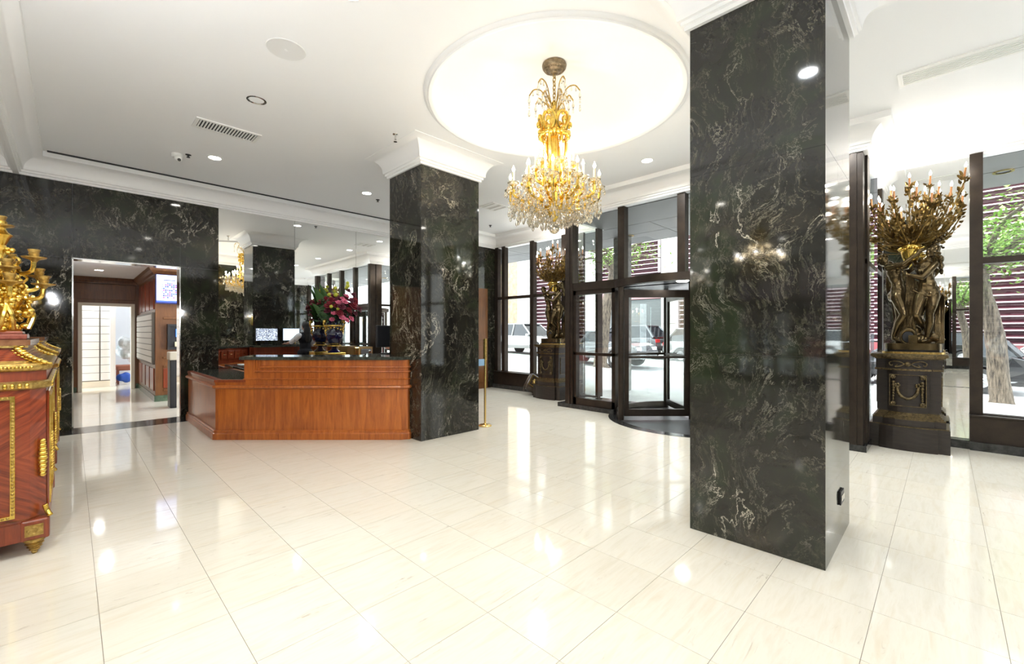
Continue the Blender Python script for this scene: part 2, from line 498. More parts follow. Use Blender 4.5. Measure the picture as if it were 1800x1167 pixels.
prof = [(RD, ZC)] + [(RD*math.cos(a), ZC+0.43*math.sin(a)**0.85) for a in [PI/2*k/18 for k in range(1, 18)]] + [(0.0001, ZC+0.43)]
MB().lathe(prof, 96, (DOME[0], DOME[1], 0)).build('dome', DOMEM, ceiling, smooth='all')
prof = [(RD-.004, ZC+.03), (RD-.004, ZC-.018), (RD+.015, ZC-.030), (RD+.035, ZC-.032), (RD+.045, ZC-.020), (RD+.062, ZC-.020), (RD+.075, ZC-.010), (RD+.085, ZC+.001)]
MB().lathe(prof+[(RD+.03, ZC+.03)], 120, (DOME[0], DOME[1], 0)).build('dome_moulding', CROWN, ceiling, smooth=True)
struct(MB().box(XL-.4, XW+.3, YR-.4, YB+.1, 4.42, 4.6).build('ceiling_slab', WHITE), 'roof slab closing the lobby above the ceiling', 'ceiling')

# crown moulding
def crown(zb, zt, proj, fil):
    c0 = (0.07, zb+0.075); h = zt-fil-c0[1]; w = proj-0.07
    pr = [(0, zb), (.028, zb), (.028, zb+.028), (.048, zb+.034), (.048, zb+.060), (.066, zb+.066), (.07, zb+.075)]
    pr += [(0.07+w*(1-math.cos(a)), c0[1]+h*math.sin(a)) for a in [PI/2*k/10 for k in range(1, 11)]]
    pr += [(proj, zt-fil), (proj, zt+.002)]
    return pr
PATH = [(XL,YR),(XW,YR),(XW,BY0),(XB,BY0),(XB,BY1),(XW,BY1),(XW,8.15),(5.6,8.15),(5.6,YB),(XL,YB)]
t1 = struct(MB().sweep(PATH, crown(ZT, ZC, 0.25, 0.07), True).build('trim_1', CROWN, smooth=True), 'white cove crown moulding running round the lobby ceiling', 'moulding')
hd = MB().sweep(PATH, [(-0.12, ZT-.0), (0.0, ZT), (0.0, 4.45), (-0.12, 4.45), (-.12, ZT)], True)
struct(hd.build('wall_header', WHITE), 'white plaster band above the wall tops behind the crown moulding', 'wall')
tag(MB().box(-0.22, 5.3, 8.515, 8.535, ZC-.012, ZC-.001).box(-0.22, 5.3, 8.49, 8.503, ZC-.012, ZC-.001).build('linear_slot', DARKGAP),
    'long thin dark slot in the ceiling along the crown of the desk wall', 'ceiling slot')

# columns
def column(x0, x1, y0, y1, label):
    t = thing('column', label, 'column', ((x0+x1)/2, (y0+y1)/2, 0), kind='structure')
    off = ((x0+x1)/2, (y0+y1)/2, 0)
    MB().box(x0+.008, x1-.008, y0+.012, y1-.012, 0, ZC).build('core', DARKGAP, t, off=off)
    zs = [0, 1.25, 2.5, 3.56]
    g = .0012
    for a, b in zip(zs, zs[1:]):
        MB().box(x0, x0+.008, y0, y1, a+g, b-g).build('slab', MARBLE, t, off=off)
        MB().box(x1-.008, x1, y0, y1, a+g, b-g).build('slab', MARBLE, t, off=off)
        MB().box(x0+.009, x1-.009, y0, y0+.012, a+g, b-g).build('slab', MARBLE, t, off=off)
        MB().box(x0+.009, x1-.009, y1-.012, y1, a+g, b-g).build('slab', MARBLE, t, off=off)
    ring = [(x0,y1),(x1,y1),(x1,y0),(x0,y0)]
    MB().sweep(ring, crown(3.545, ZC, 0.25, 0.005), True).build('capital', CROWN, t, smooth=True, off=off)
    return t
column(*COLS[0], 'large dark green marble column close to the camera right of the chandelier')
column(*COLS[1], 'dark green marble column with white flared capital beside the reception desk')

# desk wall: marble slabs round the doorway, mirror to the right
wb = thing('wall_back', 'dark veined marble wall with the doorway left of the reception desk', 'wall', (0,YB,0), kind='structure')
off = (0, YB, 0)
DX0, DX1, DZ = 0.018, 1.252, 2.452
g = .0012
MB().box(XL-.1, DX0-.002, YB+.03, YB+.26, 0, ZC).box(DX1+.002, 5.6, YB+.03, YB+.26, 0, ZC).box(DX0-.002, DX1+.002, YB+.03, YB+.26, DZ+.002, ZC).build('backing', WHITE, wb, off=off)
for a, b in ((0, 1.25), (1.25, 2.452), (2.452, 3.53)):
    MB().box(XL, DX0, YB, YB+.03, a+g, b-g).build('slab', MARBLE, wb, off=off)
    MB().box(DX1+g, 1.775, YB, YB+.03, a+g, b-g).build('slab', MARBLE, wb, off=off)
MB().box(DX0+2*g, DX1-g, YB, YB+.03, DZ+g, 3.53).build('slab', MARBLE, wb, off=off)
MB().box(DX0-.004, DX0+.012, YB-.006, YB+.26, 0, DZ).box(DX1-.012, DX1+.004, YB-.006, YB+.26, 0, DZ).box(DX0, DX1, YB-.006, YB+.26, DZ-.012, DZ+.004).build('door_reveal', CHROME, wb, off=off)
mw = thing('wall_mirror', 'tall mirror panels filling the wall behind the reception desk', 'mirror', (1.775, YB, 0.7))
mo = (1.775, YB, .7)
MB().box(1.775, 5.6, YB+.012, YB+.029, 0.0, ZT+.01).build('backing', DARKGAP, mw, off=mo)
for a, b in ((1.775, 3.006), (3.006, 4.228), (4.228, 5.6)):
    MB().box(a+.002, b-.002, YB+.004, YB+.012, 0.05, ZT+.01).build('pane', MIRROR, mw, off=mo)
# marble return in the far corner by the windows, with a wooden door in it
wc = thing('wall_corner', 'dark marble return wall in the far corner beside the tall windows', 'wall', (5.6,8.15,0), kind='structure')
off = (5.6, 8.15, 0)
MB().box(5.6, XW+.1, 8.18, 8.9, 0, ZC).build('backing', WHITE, wc, off=off)
for a, b in ((0, 1.25), (1.25, 2.48), (2.48, 3.53)):
    MB().box(5.6, 6.3-g, 8.15, 8.18, a+g, b-g).build('slab', MARBLE, wc, off=off)
    MB().box(7.36+g, XW, 8.15, 8.18, a+g, b-g).build('slab', MARBLE, wc, off=off)
    MB().box(5.57, 5.6, 8.15, 8.8, a+g, b-g).build('slab', MARBLE, wc, off=off)
MB().box(6.3, 7.36, 8.15, 8.18, 2.48, 3.53).build('slab', MARBLE, wc, off=off)
d3 = thing('door_1', 'wooden panelled door beyond the brass post behind the desk column', 'door', (6.83,8.15,0), kind='structure')
off = (6.83, 8.15, 0)
MB().box(6.3, 7.36, 8.142, 8.178, 0, 2.48).build('door_leaf', WOODC, d3, off=off)
for xa, xb in ((6.38, 6.78), (6.88, 7.28)):
    for za, zb in ((0.15, 1.05), (1.2, 2.35)):
        MB().cbox(xa, xb, 8.125, 8.145, za, zb, .012).build('panel', WOODC, d3, off=off)

# left wall: mirror beside the commodes, marble nearer the camera
wl = thing('wall_left', 'left wall of dark marble slabs and mirror behind the gilded commodes', 'wall', (XL,0,0), kind='structure')
off = (XL, 0, 0)
MB().box(XL-.2, XL-.03, YR-.1, YB+.1, 0, ZC).build('backing', WHITE, wl, off=off)
for ya, yb in ((YR, -1.5),):
    for a, b in ((0, 1.25), (1.25, 2.5), (2.5, 3.53)):
        MB().box(XL-.03, XL, ya+g, yb-g, a+g, b-g).build('slab', MARBLE, wl, off=off)
for ya, yb in ((-1.5, 0.0), (0.0, 1.5), (1.5, 3.0), (3.0, 4.45), (4.45, 5.9), (5.9, 7.35), (7.35, 8.8)):
    MB().box(XL-.03, XL, ya+.002, yb-.002, 0.02, 3.53).build('mirror_panel', MIRROR, wl, off=off)
# wall behind the camera
wr = thing('wall_rear', 'dark marble wall behind the viewer seen only in the mirrors', 'wall', (0,YR,0), kind='structure')
off = (0, YR, 0)
MB().box(XL-.1, XW+.1, YR-.2, YR-.03, 0, ZC).build('backing', WHITE, wr, off=off)
xs = [XL, 0.85, 2.2, 3.56, 4.92, 6.28, XW]
for xa, xb in zip(xs, xs[1:]):
    for a, b in ((0, 1.25), (1.25, 2.5), (2.5, 3.53)):
        MB().box(xa+g, xb-g, YR-.03, YR, a+g, b-g).build('slab', MARBLE, wr, off=off)

# ------------------------------------------------------------------ glazing
TRZ = 2.245      # transom height
def win(name, label, x, y): return thing(name, label, 'window', (x, y, 0), kind='structure')
def side_window(name, label, ys, x):
    """window wall along Y at depth x; ys = mullion centres"""
    t = win(name, label, x, ys[0]); off = (x, ys[0], 0)
    y0, y1 = min(ys), max(ys)
    w = .055
    for y in ys: MB().box(x-.06, x+.07, y-w, y+w, 0.38, ZT+.02).build('mullion', BRONZE_FR, t, off=off)
    for a, b in zip(sorted(ys), sorted(ys)[1:]):
        MB().box(x-.045, x+.06, a+w, b-w, TRZ-.035, TRZ+.035).build('transom', BRONZE_FR, t, off=off)
        MB().box(x-.045, x+.06, a+w, b-w, 0.38, 0.43).build('bottom_rail', BRONZE_FR, t, off=off)
        MB().box(x+.005, x+.011, a+w-.005, b-w+.005, 0.42, TRZ-.03).build('pane', GLASS, t, off=off)
        MB().box(x+.005, x+.011, a+w-.005, b-w+.005, TRZ+.03, ZT+.02).build('pane', GLASS, t, off=off)
    MB().box(x-.10, x+.10, y0-w, y1+w, 0.10, 0.405).build('sill_panel', BRONZE_FR, t, off=off)
    MB().cbox(x-.13, x+.10, y0-w, y1+w, 0.395, 0.42, .008).build('sill', BRONZE_FR, t, off=off)
    MB().box(x-.14, x+.10, y0-w, y1+w, 0.0, 0.10).build('curb', BLACKST, t, off=off)
    return t, off
side_window('window_1', 'tall dark-framed windows left of the entrance behind the farther statue', [8.08, 7.83, 6.87, 5.93], XW)
t3, off = side_window('window_2', 'tall dark-framed window at the right edge with the street tree outside', [-0.27, -1.65, -2.94], XW)
gr = MB()
for k in range(16): gr.box(XW-.145, XW-.138, -0.62-.035*k, -0.602-.035*k, .03, .085)
gr.build('grille', DARKGAP, t3, off=off)
gr = MB()
for k in range(14): gr.box(XW-.12, XW-.08, -0.62-.04*k, -0.602-.04*k, .4205, .4215)
gr.build('vent_slot', DARKGAP, t3, off=off)

# entrance bay: posts, transom and glass either side of the revolving door
DC, DR = (6.98, 2.87), 1.13          # revolving door centre, radius
XG = 6.57
t = win('window_3', 'dark bronze glazed entrance bay above and beside the revolving door', XG, 2.85); off = (XG, 2.85, 0)
for y in (0.76, 4.95):
    MB().box(XG-.07, XG+.11, y-.085, y+.085, .07, ZT+.02).build('post', BRONZE_FR, t, off=off)
    MB().box(XG-.085, XG-.07, y-.028, y+.028, .07, ZT+.02).build('post_rib', BRONZE_FR, t, off=off)
for y in (1.81, 2.84, 3.87):
    MB().box(XG-.055, XG+.08, y-.06, y+.06, TRZ+.05, ZT+.02).build('mullion', BRONZE_FR, t, off=off)
MB().box(XG-.06, XG+.09, 0.76, 4.95, TRZ-.09, TRZ+.05).build('transom', BRONZE_FR, t, off=off)
for a, b in ((0.84, 1.75), (1.87, 2.78), (2.90, 3.81), (3.93, 4.87)):
    MB().box(XG+.004, XG+.010, a, b, TRZ+.05, ZT+.02).build('pane', GLASS, t, off=off)
for a, b in ((3.99, 4.87), (0.84, 1.75)):
    MB().box(XG-.045, XG+.06, a, b, .07, .20).build('bottom_rail', BRONZE_FR, t, off=off)
    MB().box(XG-.045, XG+.06, a, b, .98, 1.03).build('middle_rail', BRONZE_FR, t, off=off)
    MB().box(XG-.045, XG+.06, a, b, TRZ-.17, TRZ-.09).build('top_rail', BRONZE_FR, t, off=off)
    for s in (a+.03, b-.03):
        MB().box(XG-.045, XG+.06, s-.035, s+.035, .07, TRZ-.09).build('stile', BRONZE_FR, t, off=off)
    MB().box(XG+.004, XG+.010, a+.06, b-.06, .20, .98).build('pane', GLASS, t, off=off)
    MB().box(XG+.004, XG+.010, a+.06, b-.06, 1.03, TRZ-.17).build('pane', GLASS, t, off=off)
for a, b in ((BY0-.02, 1.75), (3.99, BY1+.15)):
    MB().box(XB-.02, XW-.1, a, b, -.0, .075).build('curb', BLACKST, t, off=off)
# bay returns
for y, s in ((BY0+.02, 1), (BY1-.02, -1)):
    MB().box(XG+.11, XW+.02, y-.004, y+.004, .075, ZT+.02).build('pane', GLASS, t, off=off)
    MB().box(XG+.11, XG+.30, y-.03, y+.03, .075, ZT+.02).build('return_post', BRONZE_FR, t, off=off)
    if s < 0: MB().box(XW-.12, XW+.05, y-.03, y+.03, .075, ZT+.02).build('return_post', BRONZE_FR, t, off=off)
    MB().box(XG+.11, XW, y-.025, y+.025, TRZ-.03, TRZ+.03).build('transom', BRONZE_FR, t, off=off)
MB().box(XW+.005, XW+.011, 5.07, 5.43, .1, ZT+.02).build('pane', GLASS, t, off=off)
MB().box(XW-.1, XW+.05, 5.05, 5.43, 0, .10).build('curb', BLACKST, t, off=off)
# mirrors behind the statues
for y0, y1, lab in ((-0.215, 0.64, 'tall wall mirror behind the statue right of the big column'), (5.43, 5.875, 'tall wall mirror behind the farther statue beside the entrance')):
    mm_ = thing('statue_mirror', lab, 'mirror', (XW, (y0+y1)/2, 0.1)); mo = (XW, (y0+y1)/2, 0.1)
    MB().box(XW-.02, XW-.012, y0, y1, .10, ZT+.01).build('pane', MIRROR, mm_, off=mo)
    MB().box(XW-.012, XW+.05, y0, y1, .10, ZT+.01).build('backing', BRONZE_FR, mm_, off=mo)
    MB().box(XW-.10, XW+.05, y0, y1, 0, .10).build('curb', BLACKST, mm_, off=mo)

# revolving door
rd = thing('revolving_door', 'dark bronze four-wing revolving door under the glazed entrance bay', 'revolving door', (DC[0], DC[1], 0))
def arc(r, a0, a1, n, z): return [(r*math.cos(math.radians(a0+(a1-a0)*k/n)), r*math.sin(math.radians(a0+(a1-a0)*k/n)), z) for k in range(n+1)]
def ring_seg(mb, r0, r1, z0, z1, a0, a1, n=24):
    A0, A1 = math.radians(a0), math.radians(a1)
    vs = []
    for k in range(n+1):
        a = A0+(A1-A0)*k/n; c, s = math.cos(a), math.sin(a)
        vs += [(r0*c,r0*s,z0),(r1*c,r1*s,z0),(r1*c,r1*s,z1),(r0*c,r0*s,z1)]
    fs = [(0,1,2,3), (4*n+3,4*n+2,4*n+1,4*n)]
    for k in range(n):
        for j in range(4): fs.append((4*k+j, 4*k+4+j, 4*k+4+(j+1) % 4, 4*k+(j+1) % 4))
    return mb.add(vs, fs)
HZ = 2.11
ring_seg(MB(), DR-.03, DR+.07, HZ, HZ+.11, 0, 360, 64).build('header', BRONZE_FR, rd, smooth=True)
MB().lathe([(0.001, HZ+.045), (DR-.02, HZ+.045), (DR-.02, HZ+.10), (.001, HZ+.10)], 48).build('canopy', M('blue_black_soffit', (0.03,0.045,0.06), 0.25), rd)
MB().lathe([(0.001, HZ+.03), (.07, HZ+.03), (.09, HZ+.044)], 24, (-.62, -.12, 0)).build('canopy_light', LENS, rd)
for a0, a1 in ((45, 137), (225, 317)):
    ring_seg(MB(), DR-.02, DR+.04, 0.0, .12, a0, a1).build('curved_rail', BRONZE_FR, rd, smooth=True)
    ring_seg(MB(), DR-.02, DR+.04, .98, 1.02, a0, a1).build('curved_rail', BRONZE_FR, rd, smooth=True)
    ring_seg(MB(), DR+.004, DR+.012, .12, HZ, a0, a1).build('curved_pane', GLASS, rd, smooth=True)
    for a in (a0, a1):
        x, y = (DR+.01)*math.cos(math.radians(a)), (DR+.01)*math.sin(math.radians(a))
        MB().cyl((x,y,0), (x,y,HZ+.02), .045, n=16).build('post', BRONZE_FR, rd, smooth=True)
MB().cyl((0,0,0), (0,0,HZ+.05), .045, n=16).build('centre_shaft', BRONZE_FR, rd, smooth=True)
for k in range(4):
    a = 45+90*k
    f = MB(); r0, r1 = .05, DR-.05
    f.box(r0, r0+.07, -.022, .022, .06, HZ-.04).box(r1-.07, r1, -.022, .022, .06, HZ-.04)
    f.box(r0+.07, r1-.07, -.022, .022, .06, .17).box(r0+.07, r1-.07, -.022, .022, HZ-.16, HZ-.04)
    f.xf(Matrix.Rotation(math.radians(a), 4, 'Z'))
    w = f.build('wing', BRONZE_FR, rd)
    MB().box(r0+.06, r1-.06, -.003, .003, .16, HZ-.15).xf(Matrix.Rotation(math.radians(a), 4, 'Z')).build('pane', GLASS, w)
    MB().cyl((r0+.06, -.04, 1.0), (r1-.06, -.04, 1.0), .018, n=10).cyl((r0+.06, .04, 1.0), (r1-.06, .04, 1.0), .018, n=10).xf(Matrix.Rotation(math.radians(a), 4, 'Z')).build('push_bar', BRONZE_FR, w, smooth=True)
mat_m, nt, p = mat_new('ribbed_mat')
wv = nd(nt, 'ShaderNodeTexWave', wave_type='BANDS', bands_direction='DIAGONAL'); wv.inputs['Scale'].default_value = 18
link(nt, nd(nt, 'ShaderNodeTexCoord').outputs['Object'], wv.inputs[0])
link(nt, ramp(nt, wv.outputs[1], [(0.3, 0.03), (0.7, 0.16)]).outputs[0], p.inputs['Base Color']); p.inputs['Roughness'].default_value = 0.28; p.inputs['Metallic'].default_value = .5
bp = nd(nt, 'ShaderNodeBump'); bp.inputs['Strength'].default_value = .5; bp.inputs['Distance'].default_value = .004; link(nt, wv.outputs[1], bp.inputs['Height']); link(nt, bp.outputs[0], p.inputs['Normal'])
dm = thing('door_mat', 'round black ribbed floor mat under the revolving door', 'floor mat', (DC[0], DC[1], 0))
MB().lathe([(0.001, .0005), (1.16, .0005), (1.16, .006), (.001, .006)], 64).build('ribbed_tread', mat_m, dm)
MB().lathe([(1.16, .0005), (1.30, .0005), (1.30, .004), (1.16, .008)], 64).build('stone_rim', BLACKST, dm)
# ------------------------------------------------------------------ mail corridor behind the doorway
cf = struct(MB().box(-1.2, 3.2, 9.0, 16.5, -0.15, -0.002).build('floor_corridor', FLOORM), 'cream marble floor of the mail corridor beyond the doorway', 'floor')
CZ = 2.70
struct(MB().box(-1.2, 3.2, 9.03, 16.5, CZ, CZ+.1).build('ceiling_corridor', WHITE), 'low white ceiling of the mail corridor', 'ceiling')
wq = thing('wall_corridor_back', 'wood panelled end wall of the mail corridor round the white door frame', 'wall', (0,14.3,0), kind='structure')
off = (0, 14.3, 0)
MB().box(-1.2, .12, 14.3, 14.42, 0, CZ).box(1.12, 1.3, 14.3, 14.42, 0, CZ).box(.12, 1.12, 14.3, 14.42, 2.09, CZ).build('panelling', WOODC, wq, off=off)
MB().cbox(-.05, 1.14, 14.28, 14.30, 2.17, 2.55, .015).build('frieze_panel', WOODC, wq, off=off)
MB().box(-1.2, 1.2, 14.20, 14.3, 2.62, CZ).box(-1.2, 1.2, 14.24, 14.3, 2.56, 2.62).build('cornice', WOODC, wq, off=off)
GREENST = make_noise_mat('green_stone', (0.05,0.08,0.05), (0.12,0.17,0.11), 9, 0.2)
MB().box(-1.2, .10, 14.27, 14.3, 0, .12).box(1.14, 1.2, 14.27, 14.3, 0, .12).build('base_strip', GREENST, wq, off=off)
CREAM = M('cream_paint', (0.80,0.74,0.60), 0.4)
MB().box(.12, .19, 14.25, 14.45, 0, 2.09).box(1.05, 1.12, 14.25, 14.45, 0, 2.09).box(.19, 1.05, 14.25, 14.45, 2.02, 2.09).build('door_frame', CREAM, wq, off=off)
wl2 = struct(MB().box(-.12, DX0-.004, 9.06, 14.3, 0, CZ).build('wall_corridor_left', WOODC), 'wood panelled left side wall of the mail corridor', 'wall')
# panelled block with the mailboxes
wk = thing('wall_mail_block', 'wood panelled block in the mail corridor carrying mailboxes and the wall screen', 'wall', (1.2,11.27,0), kind='structure')
off = (1.2, 11.27, 0)
MB().box(1.2, 3.2, 11.27, 14.4, 0, CZ).build('carcass', WOODC, wk, off=off)
MB().sweep([(1.2,14.3),(1.2,11.27),(3.2,11.27)], [(0,2.55),(-.03,2.56),(-.05,2.60),(-.09,2.64),(-.11,CZ)]).build('cornice', WOODC, wk, off=off)
MB().sweep([(1.2,14.3),(1.2,11.27),(3.2,11.27)], [(0,0),(-.02,0),(-.02,.12),(0,.12)]).build('base_strip', GREENST, wk, off=off)
for k in range(4):
    ya = 11.42+k*.70
    MB().cbox(1.182, 1.204, ya, ya+.56, 1.86, 2.48, .012).build('panel', WOODR, wk, off=off)
    MB().cbox(1.182, 1.204, ya, ya+.56, .20, .66, .012).build('panel', WOODR, wk, off=off)
for za, zb in ((1.66, 1.70), (.86, .90), (.68, .72), (.20, .24)):
    MB().cbox(1.32, 2.2, 11.245, 11.275, za, zb, .008).build('rail', WOODC, wk, off=off)
MB().cbox(1.32, 2.2, 11.255, 11.275, .26, .66, .012).build('panel', WOODR, wk, off=off)
PALE = M('pale_metal', (0.62,0.60,0.53), 0.35, .3)
mbx = thing('mailbox_bank', 'bank of small pale metal mailboxes on the corridor block', 'mailboxes', (1.2, 12.8, .78)); mo = (1.2, 12.8, .78)
MB().box(1.16, 1.198, 11.36, 14.25, .74, 1.80).build('frame', M('mailbox_frame', (.16,.14,.11), .5), mbx, off=mo)
mb_me = MB().cbox(-.012, 0, -.085, .085, -.055, .055, .005).mesh('mailbox_door', PALE)
for r in range(8):
    for c in range(15): put('mailbox_door', mb_me, mbx, (1.16-mo[0], 11.50+c*.185-mo[1], .83+r*.125-mo[2]))
# wall screen: a schedule of dark and blue cells on white
def make_schedule():
    m, nt, p = mat_new('schedule_screen')
    tc = nd(nt, 'ShaderNodeTexCoord').outputs['Generated']
    s = nd(nt, 'ShaderNodeSeparateXYZ'); link(nt, tc, s.inputs[0])
    x, z = s.outputs[0], s.outputs[2]
    g = nd(nt, 'ShaderNodeCombineXYZ'); link(nt, mth(nt, 'FLOOR', mth(nt, 'MULTIPLY', x, 17)), g.inputs[0]); link(nt, mth(nt, 'FLOOR', mth(nt, 'MULTIPLY', z, 15)), g.inputs[1])
    wn = nd(nt, 'ShaderNodeTexWhiteNoise', noise_dimensions='2D'); link(nt, g.outputs[0], wn.inputs['Vector'])
    fx = mth(nt, 'FRACT', mth(nt, 'MULTIPLY', x, 17)); fz = mth(nt, 'FRACT', mth(nt, 'MULTIPLY', z, 15))
    gap = mth(nt, 'MULTIPLY', mth(nt, 'GREATER_THAN', fx, .14), mth(nt, 'GREATER_THAN', fz, .22))
    inr = mth(nt, 'MULTIPLY', mth(nt, 'MULTIPLY', mth(nt, 'GREATER_THAN', x, .16), mth(nt, 'LESS_THAN', x, .95)), mth(nt, 'MULTIPLY', mth(nt, 'GREATER_THAN', z, .13), mth(nt, 'LESS_THAN', z, .72)))
    cell = mth(nt, 'MULTIPLY', mth(nt, 'MULTIPLY', mth(nt, 'GREATER_THAN', wn.outputs['Value'], .42), gap), inr)
    head = mth(nt, 'MULTIPLY', mth(nt, 'MULTIPLY', mth(nt, 'GREATER_THAN', z, .80), mth(nt, 'LESS_THAN', z, .83)), mth(nt, 'MULTIPLY', mth(nt, 'GREATER_THAN', x, .2), mth(nt, 'LESS_THAN', x, .55)))
    cc = ramp(nt, wn.outputs['Value'], [(0.42, (0.02,0.03,0.16)), (0.7, (0.05,0.10,0.45)), (0.95, (0.25,0.05,0.25))])
    col = mixc(nt, cell, (0.62,0.72,1.0), cc.outputs[0])
    col = mixc(nt, head, col, (0.06,0.07,0.2))
    bar = mth(nt, 'LESS_THAN', z, .06)
    col = mixc(nt, bar, col, (0.05,0.10,0.75))
    link(nt, col, p.inputs['Emission Color']); p.inputs['Emission Strength'].default_value = 1.5
    p.inputs['Base Color'].default_value = (0.02,0.02,0.02,1); p.inputs['Roughness'].default_value = .2
    return m
sc_ = thing('wall_screen', 'wall screen showing a blue and white schedule grid above the corridor mailboxes', 'screen', (1.55, 11.2, 2.0)); mo = (1.55, 11.2, 2.0)
MB().cbox(1.19, 2.06, 11.16, 11.24, 1.97, 2.56, .008).build('housing', M('blue_housing', (0.03,0.04,0.16), .3), sc_, off=mo)
MB().box(1.205, 1.75, 11.152, 11.159, 2.0, 2.545).build('display', make_schedule(), sc_, off=mo)
nich = thing('display_case', 'black framed wall display case with a small blue screen in the corridor', 'display case', (1.6, 11.2, 1.1)); mo = (1.6, 11.2, 1.1)
MB().box(1.38, 1.42, 11.14, 11.27, 1.04, 1.56).box(2.0, 2.04, 11.14, 11.27, 1.04, 1.56).box(1.42, 2.0, 11.14, 11.27, 1.04, 1.09).box(1.42, 2.0, 11.14, 11.27, 1.51, 1.56).box(1.42, 2.0, 11.24, 11.27, 1.09, 1.51).build('case', BLACKP, nich, off=mo)
MB().box(1.52, 1.95, 11.20, 11.21, 1.30, 1.46).build('blue_screen', make_emit('blue_screen', (0.05,0.18,0.85), 1.0), nich, off=mo)
MB().box(1.5, 1.95, 11.17, 11.24, 1.10, 1.20).build('tray', M('cream_tray', (0.7,0.62,0.42), .5), nich, off=mo)
pb = thing('waste_bin', 'slim dark bin with a cream top just inside the doorway', 'bin', (1.42, 10.2, 0)); mo = (1.42, 10.2, 0)
MB().cbox(1.285, 1.6, 10.1, 10.4, 0, .88, .01).build('body', BLACKP, pb, off=mo)
MB().cbox(1.275, 1.61, 10.09, 10.41, .88, 1.03, .015).build('top', M('cream_top', (0.62,0.56,0.44), .5), pb, off=mo)
# parcel lockers past the white door frame
lk = thing('parcel_lockers', 'bank of white parcel locker doors past the cream door frame', 'lockers', (.3, 15.3, 0)); mo = (.3, 15.3, 0)
WLOCK = M('white_locker', (0.84,0.84,0.80), .35)
MB().box(-.4, .80, 15.31, 15.8, 0, 2.35).build('carcass', M('locker_gap', (0.20,0.19,0.17), .6), lk, off=mo)
for (xa, xb) in ((-.40, .105), (.12, .52), (.535, .80)):
    for r in range(11):
        MB().cbox(xa+.006, xb-.006, 15.285, 15.312, .17+r*.197, .17+r*.197+.187, .005).build('locker_door', WLOCK, lk, off=mo)
MB().box(-.4, .8, 15.29, 15.33, 0, .15).build('plinth', CREAM, lk, off=mo)
MB().box(.72, .82, 15.24, 15.31, 0, 2.35).build('end_post', WLOCK, lk, off=mo)
wend = struct(MB().box(-1.2, 3.2, 16.4, 16.5, 0, CZ).build('wall_corridor_end', M('pale_blue_wall', (0.72,0.76,0.80), .6)), 'pale wall at the far end of the parcel room', 'wall')
bag = MB()
rb = random.Random(3)
for k in range(9): bag.ell((1.10+rb.uniform(-.12,.12), 15.9+rb.uniform(-.1,.1), .85+rb.uniform(-.25,.35)), (rb.uniform(.1,.16), .12, rb.uniform(.12,.2)), 8, 6)
tag(put('laundry_bag', remesh(bag, .03, 2), None), 'pale grey-green full laundry bag seen past the lockers', 'bag')
bpy.data.objects['laundry_bag'].data.materials.append(make_noise_mat('bag_film', (0.42,0.48,0.46), (0.8,0.84,0.86), 7, .3))
tag(MB().cbox(.86, 1.4, 15.7, 16.2, .36, .50, .03).box(.88,.92,15.72,15.76,0,.37).box(1.34,1.38,15.72,15.76,0,.37).box(.88,.92,16.14,16.18,0,.37).box(1.34,1.38,16.14,16.18,0,.37).build('bag_trolley', M('brick_red', (0.42,0.16,0.10), .6)), 'brick red trolley shelf under the pale laundry bag', 'trolley')
bb = MB()
for k in range(5): bb.ell((.94+rb.uniform(-.06,.12), 15.55+rb.uniform(-.06,.06), .12+rb.uniform(-.0,.12)), (rb.uniform(.07,.11), .09, .10), 8, 6)
tag(put('blue_sack', remesh(bb, .025, 2), None), 'small bright blue sack on the floor of the parcel room', 'sack')
bpy.data.objects['blue_sack'].data.materials.append(M('bright_blue', (0.02,0.10,0.50), .4))
CORR_LIGHTS = [(.42, 12.6, 'farther lit downlight in the mail corridor ceiling'), (.45, 10.6, 'nearer lit downlight in the mail corridor ceiling'), (.5, 14.9, 'lit downlight over the parcel lockers'), (2.2, 10.2, 'lit downlight beyond the right jamb of the doorway')]

# ------------------------------------------------------------------ reception desk
F0, F1 = Vector((1.33, 6.76)), Vector((3.115, 4.96))
E = (F1-F0).normalized(); NN = Vector((-E.y, E.x))      # along the front, into the desk
def DP(a, b): q = F0+E*a+NN*b; return (q.x, q.y)
L = (F1-F0).length
desk = thing('reception_desk', 'reddish wood reception desk with raised dark stone counter and low left wing', 'reception desk', (2.2, 5.86, 0))
off = (2.2, 5.86, 0)
SPL = 0.375    # the raised part starts here along the front
WINGX = F0.x
low = [DP(0,0), DP(L-.12,0), DP(L-.03,.03), DP(L,.12), DP(L,.55), DP(.55,.55), (WINGX+.62, 7.4), (WINGX+.62, 8.62), (WINGX, 8.62)]
MB().prism(low, 0.08, .70).build('body', WOODD, desk, off=off)
PTH = [(WINGX, 8.62), DP(0,0), DP(L-.12,0), DP(L-.03,.03), DP(L,.12)]
MB().sweep(PTH, [(0,0),(-.035,0),(-.035,.075),(-.028,.085),(-.022,.09),(-.022,.112),(-.012,.120),(0,.125)]).build('base_moulding', WOODD, desk, off=off)
MB().sweep(PTH, [(0,.655),(-.010,.660),(-.030,.668),(-.040,.682),(-.036,.698),(-.022,.706),(0,.708)]).build('waist_moulding', WOODD, desk, off=off)
MB().sweep(PTH, [(.02,.70),(-.004,.70),(-.004,.775),(.02,.775)]).build('waist_band', WOODD, desk, off=off)
DSTONE = make_noise_mat('dark_counter_stone', (0.020,0.022,0.018), (0.07,0.075,0.06), 22, 0.10)
lt = [DP(-.01,-.012), DP(SPL+.02,-.012), DP(SPL+.02,.55), (WINGX+.63, 7.4), (WINGX+.63, 8.62), (WINGX-.012, 8.62)]
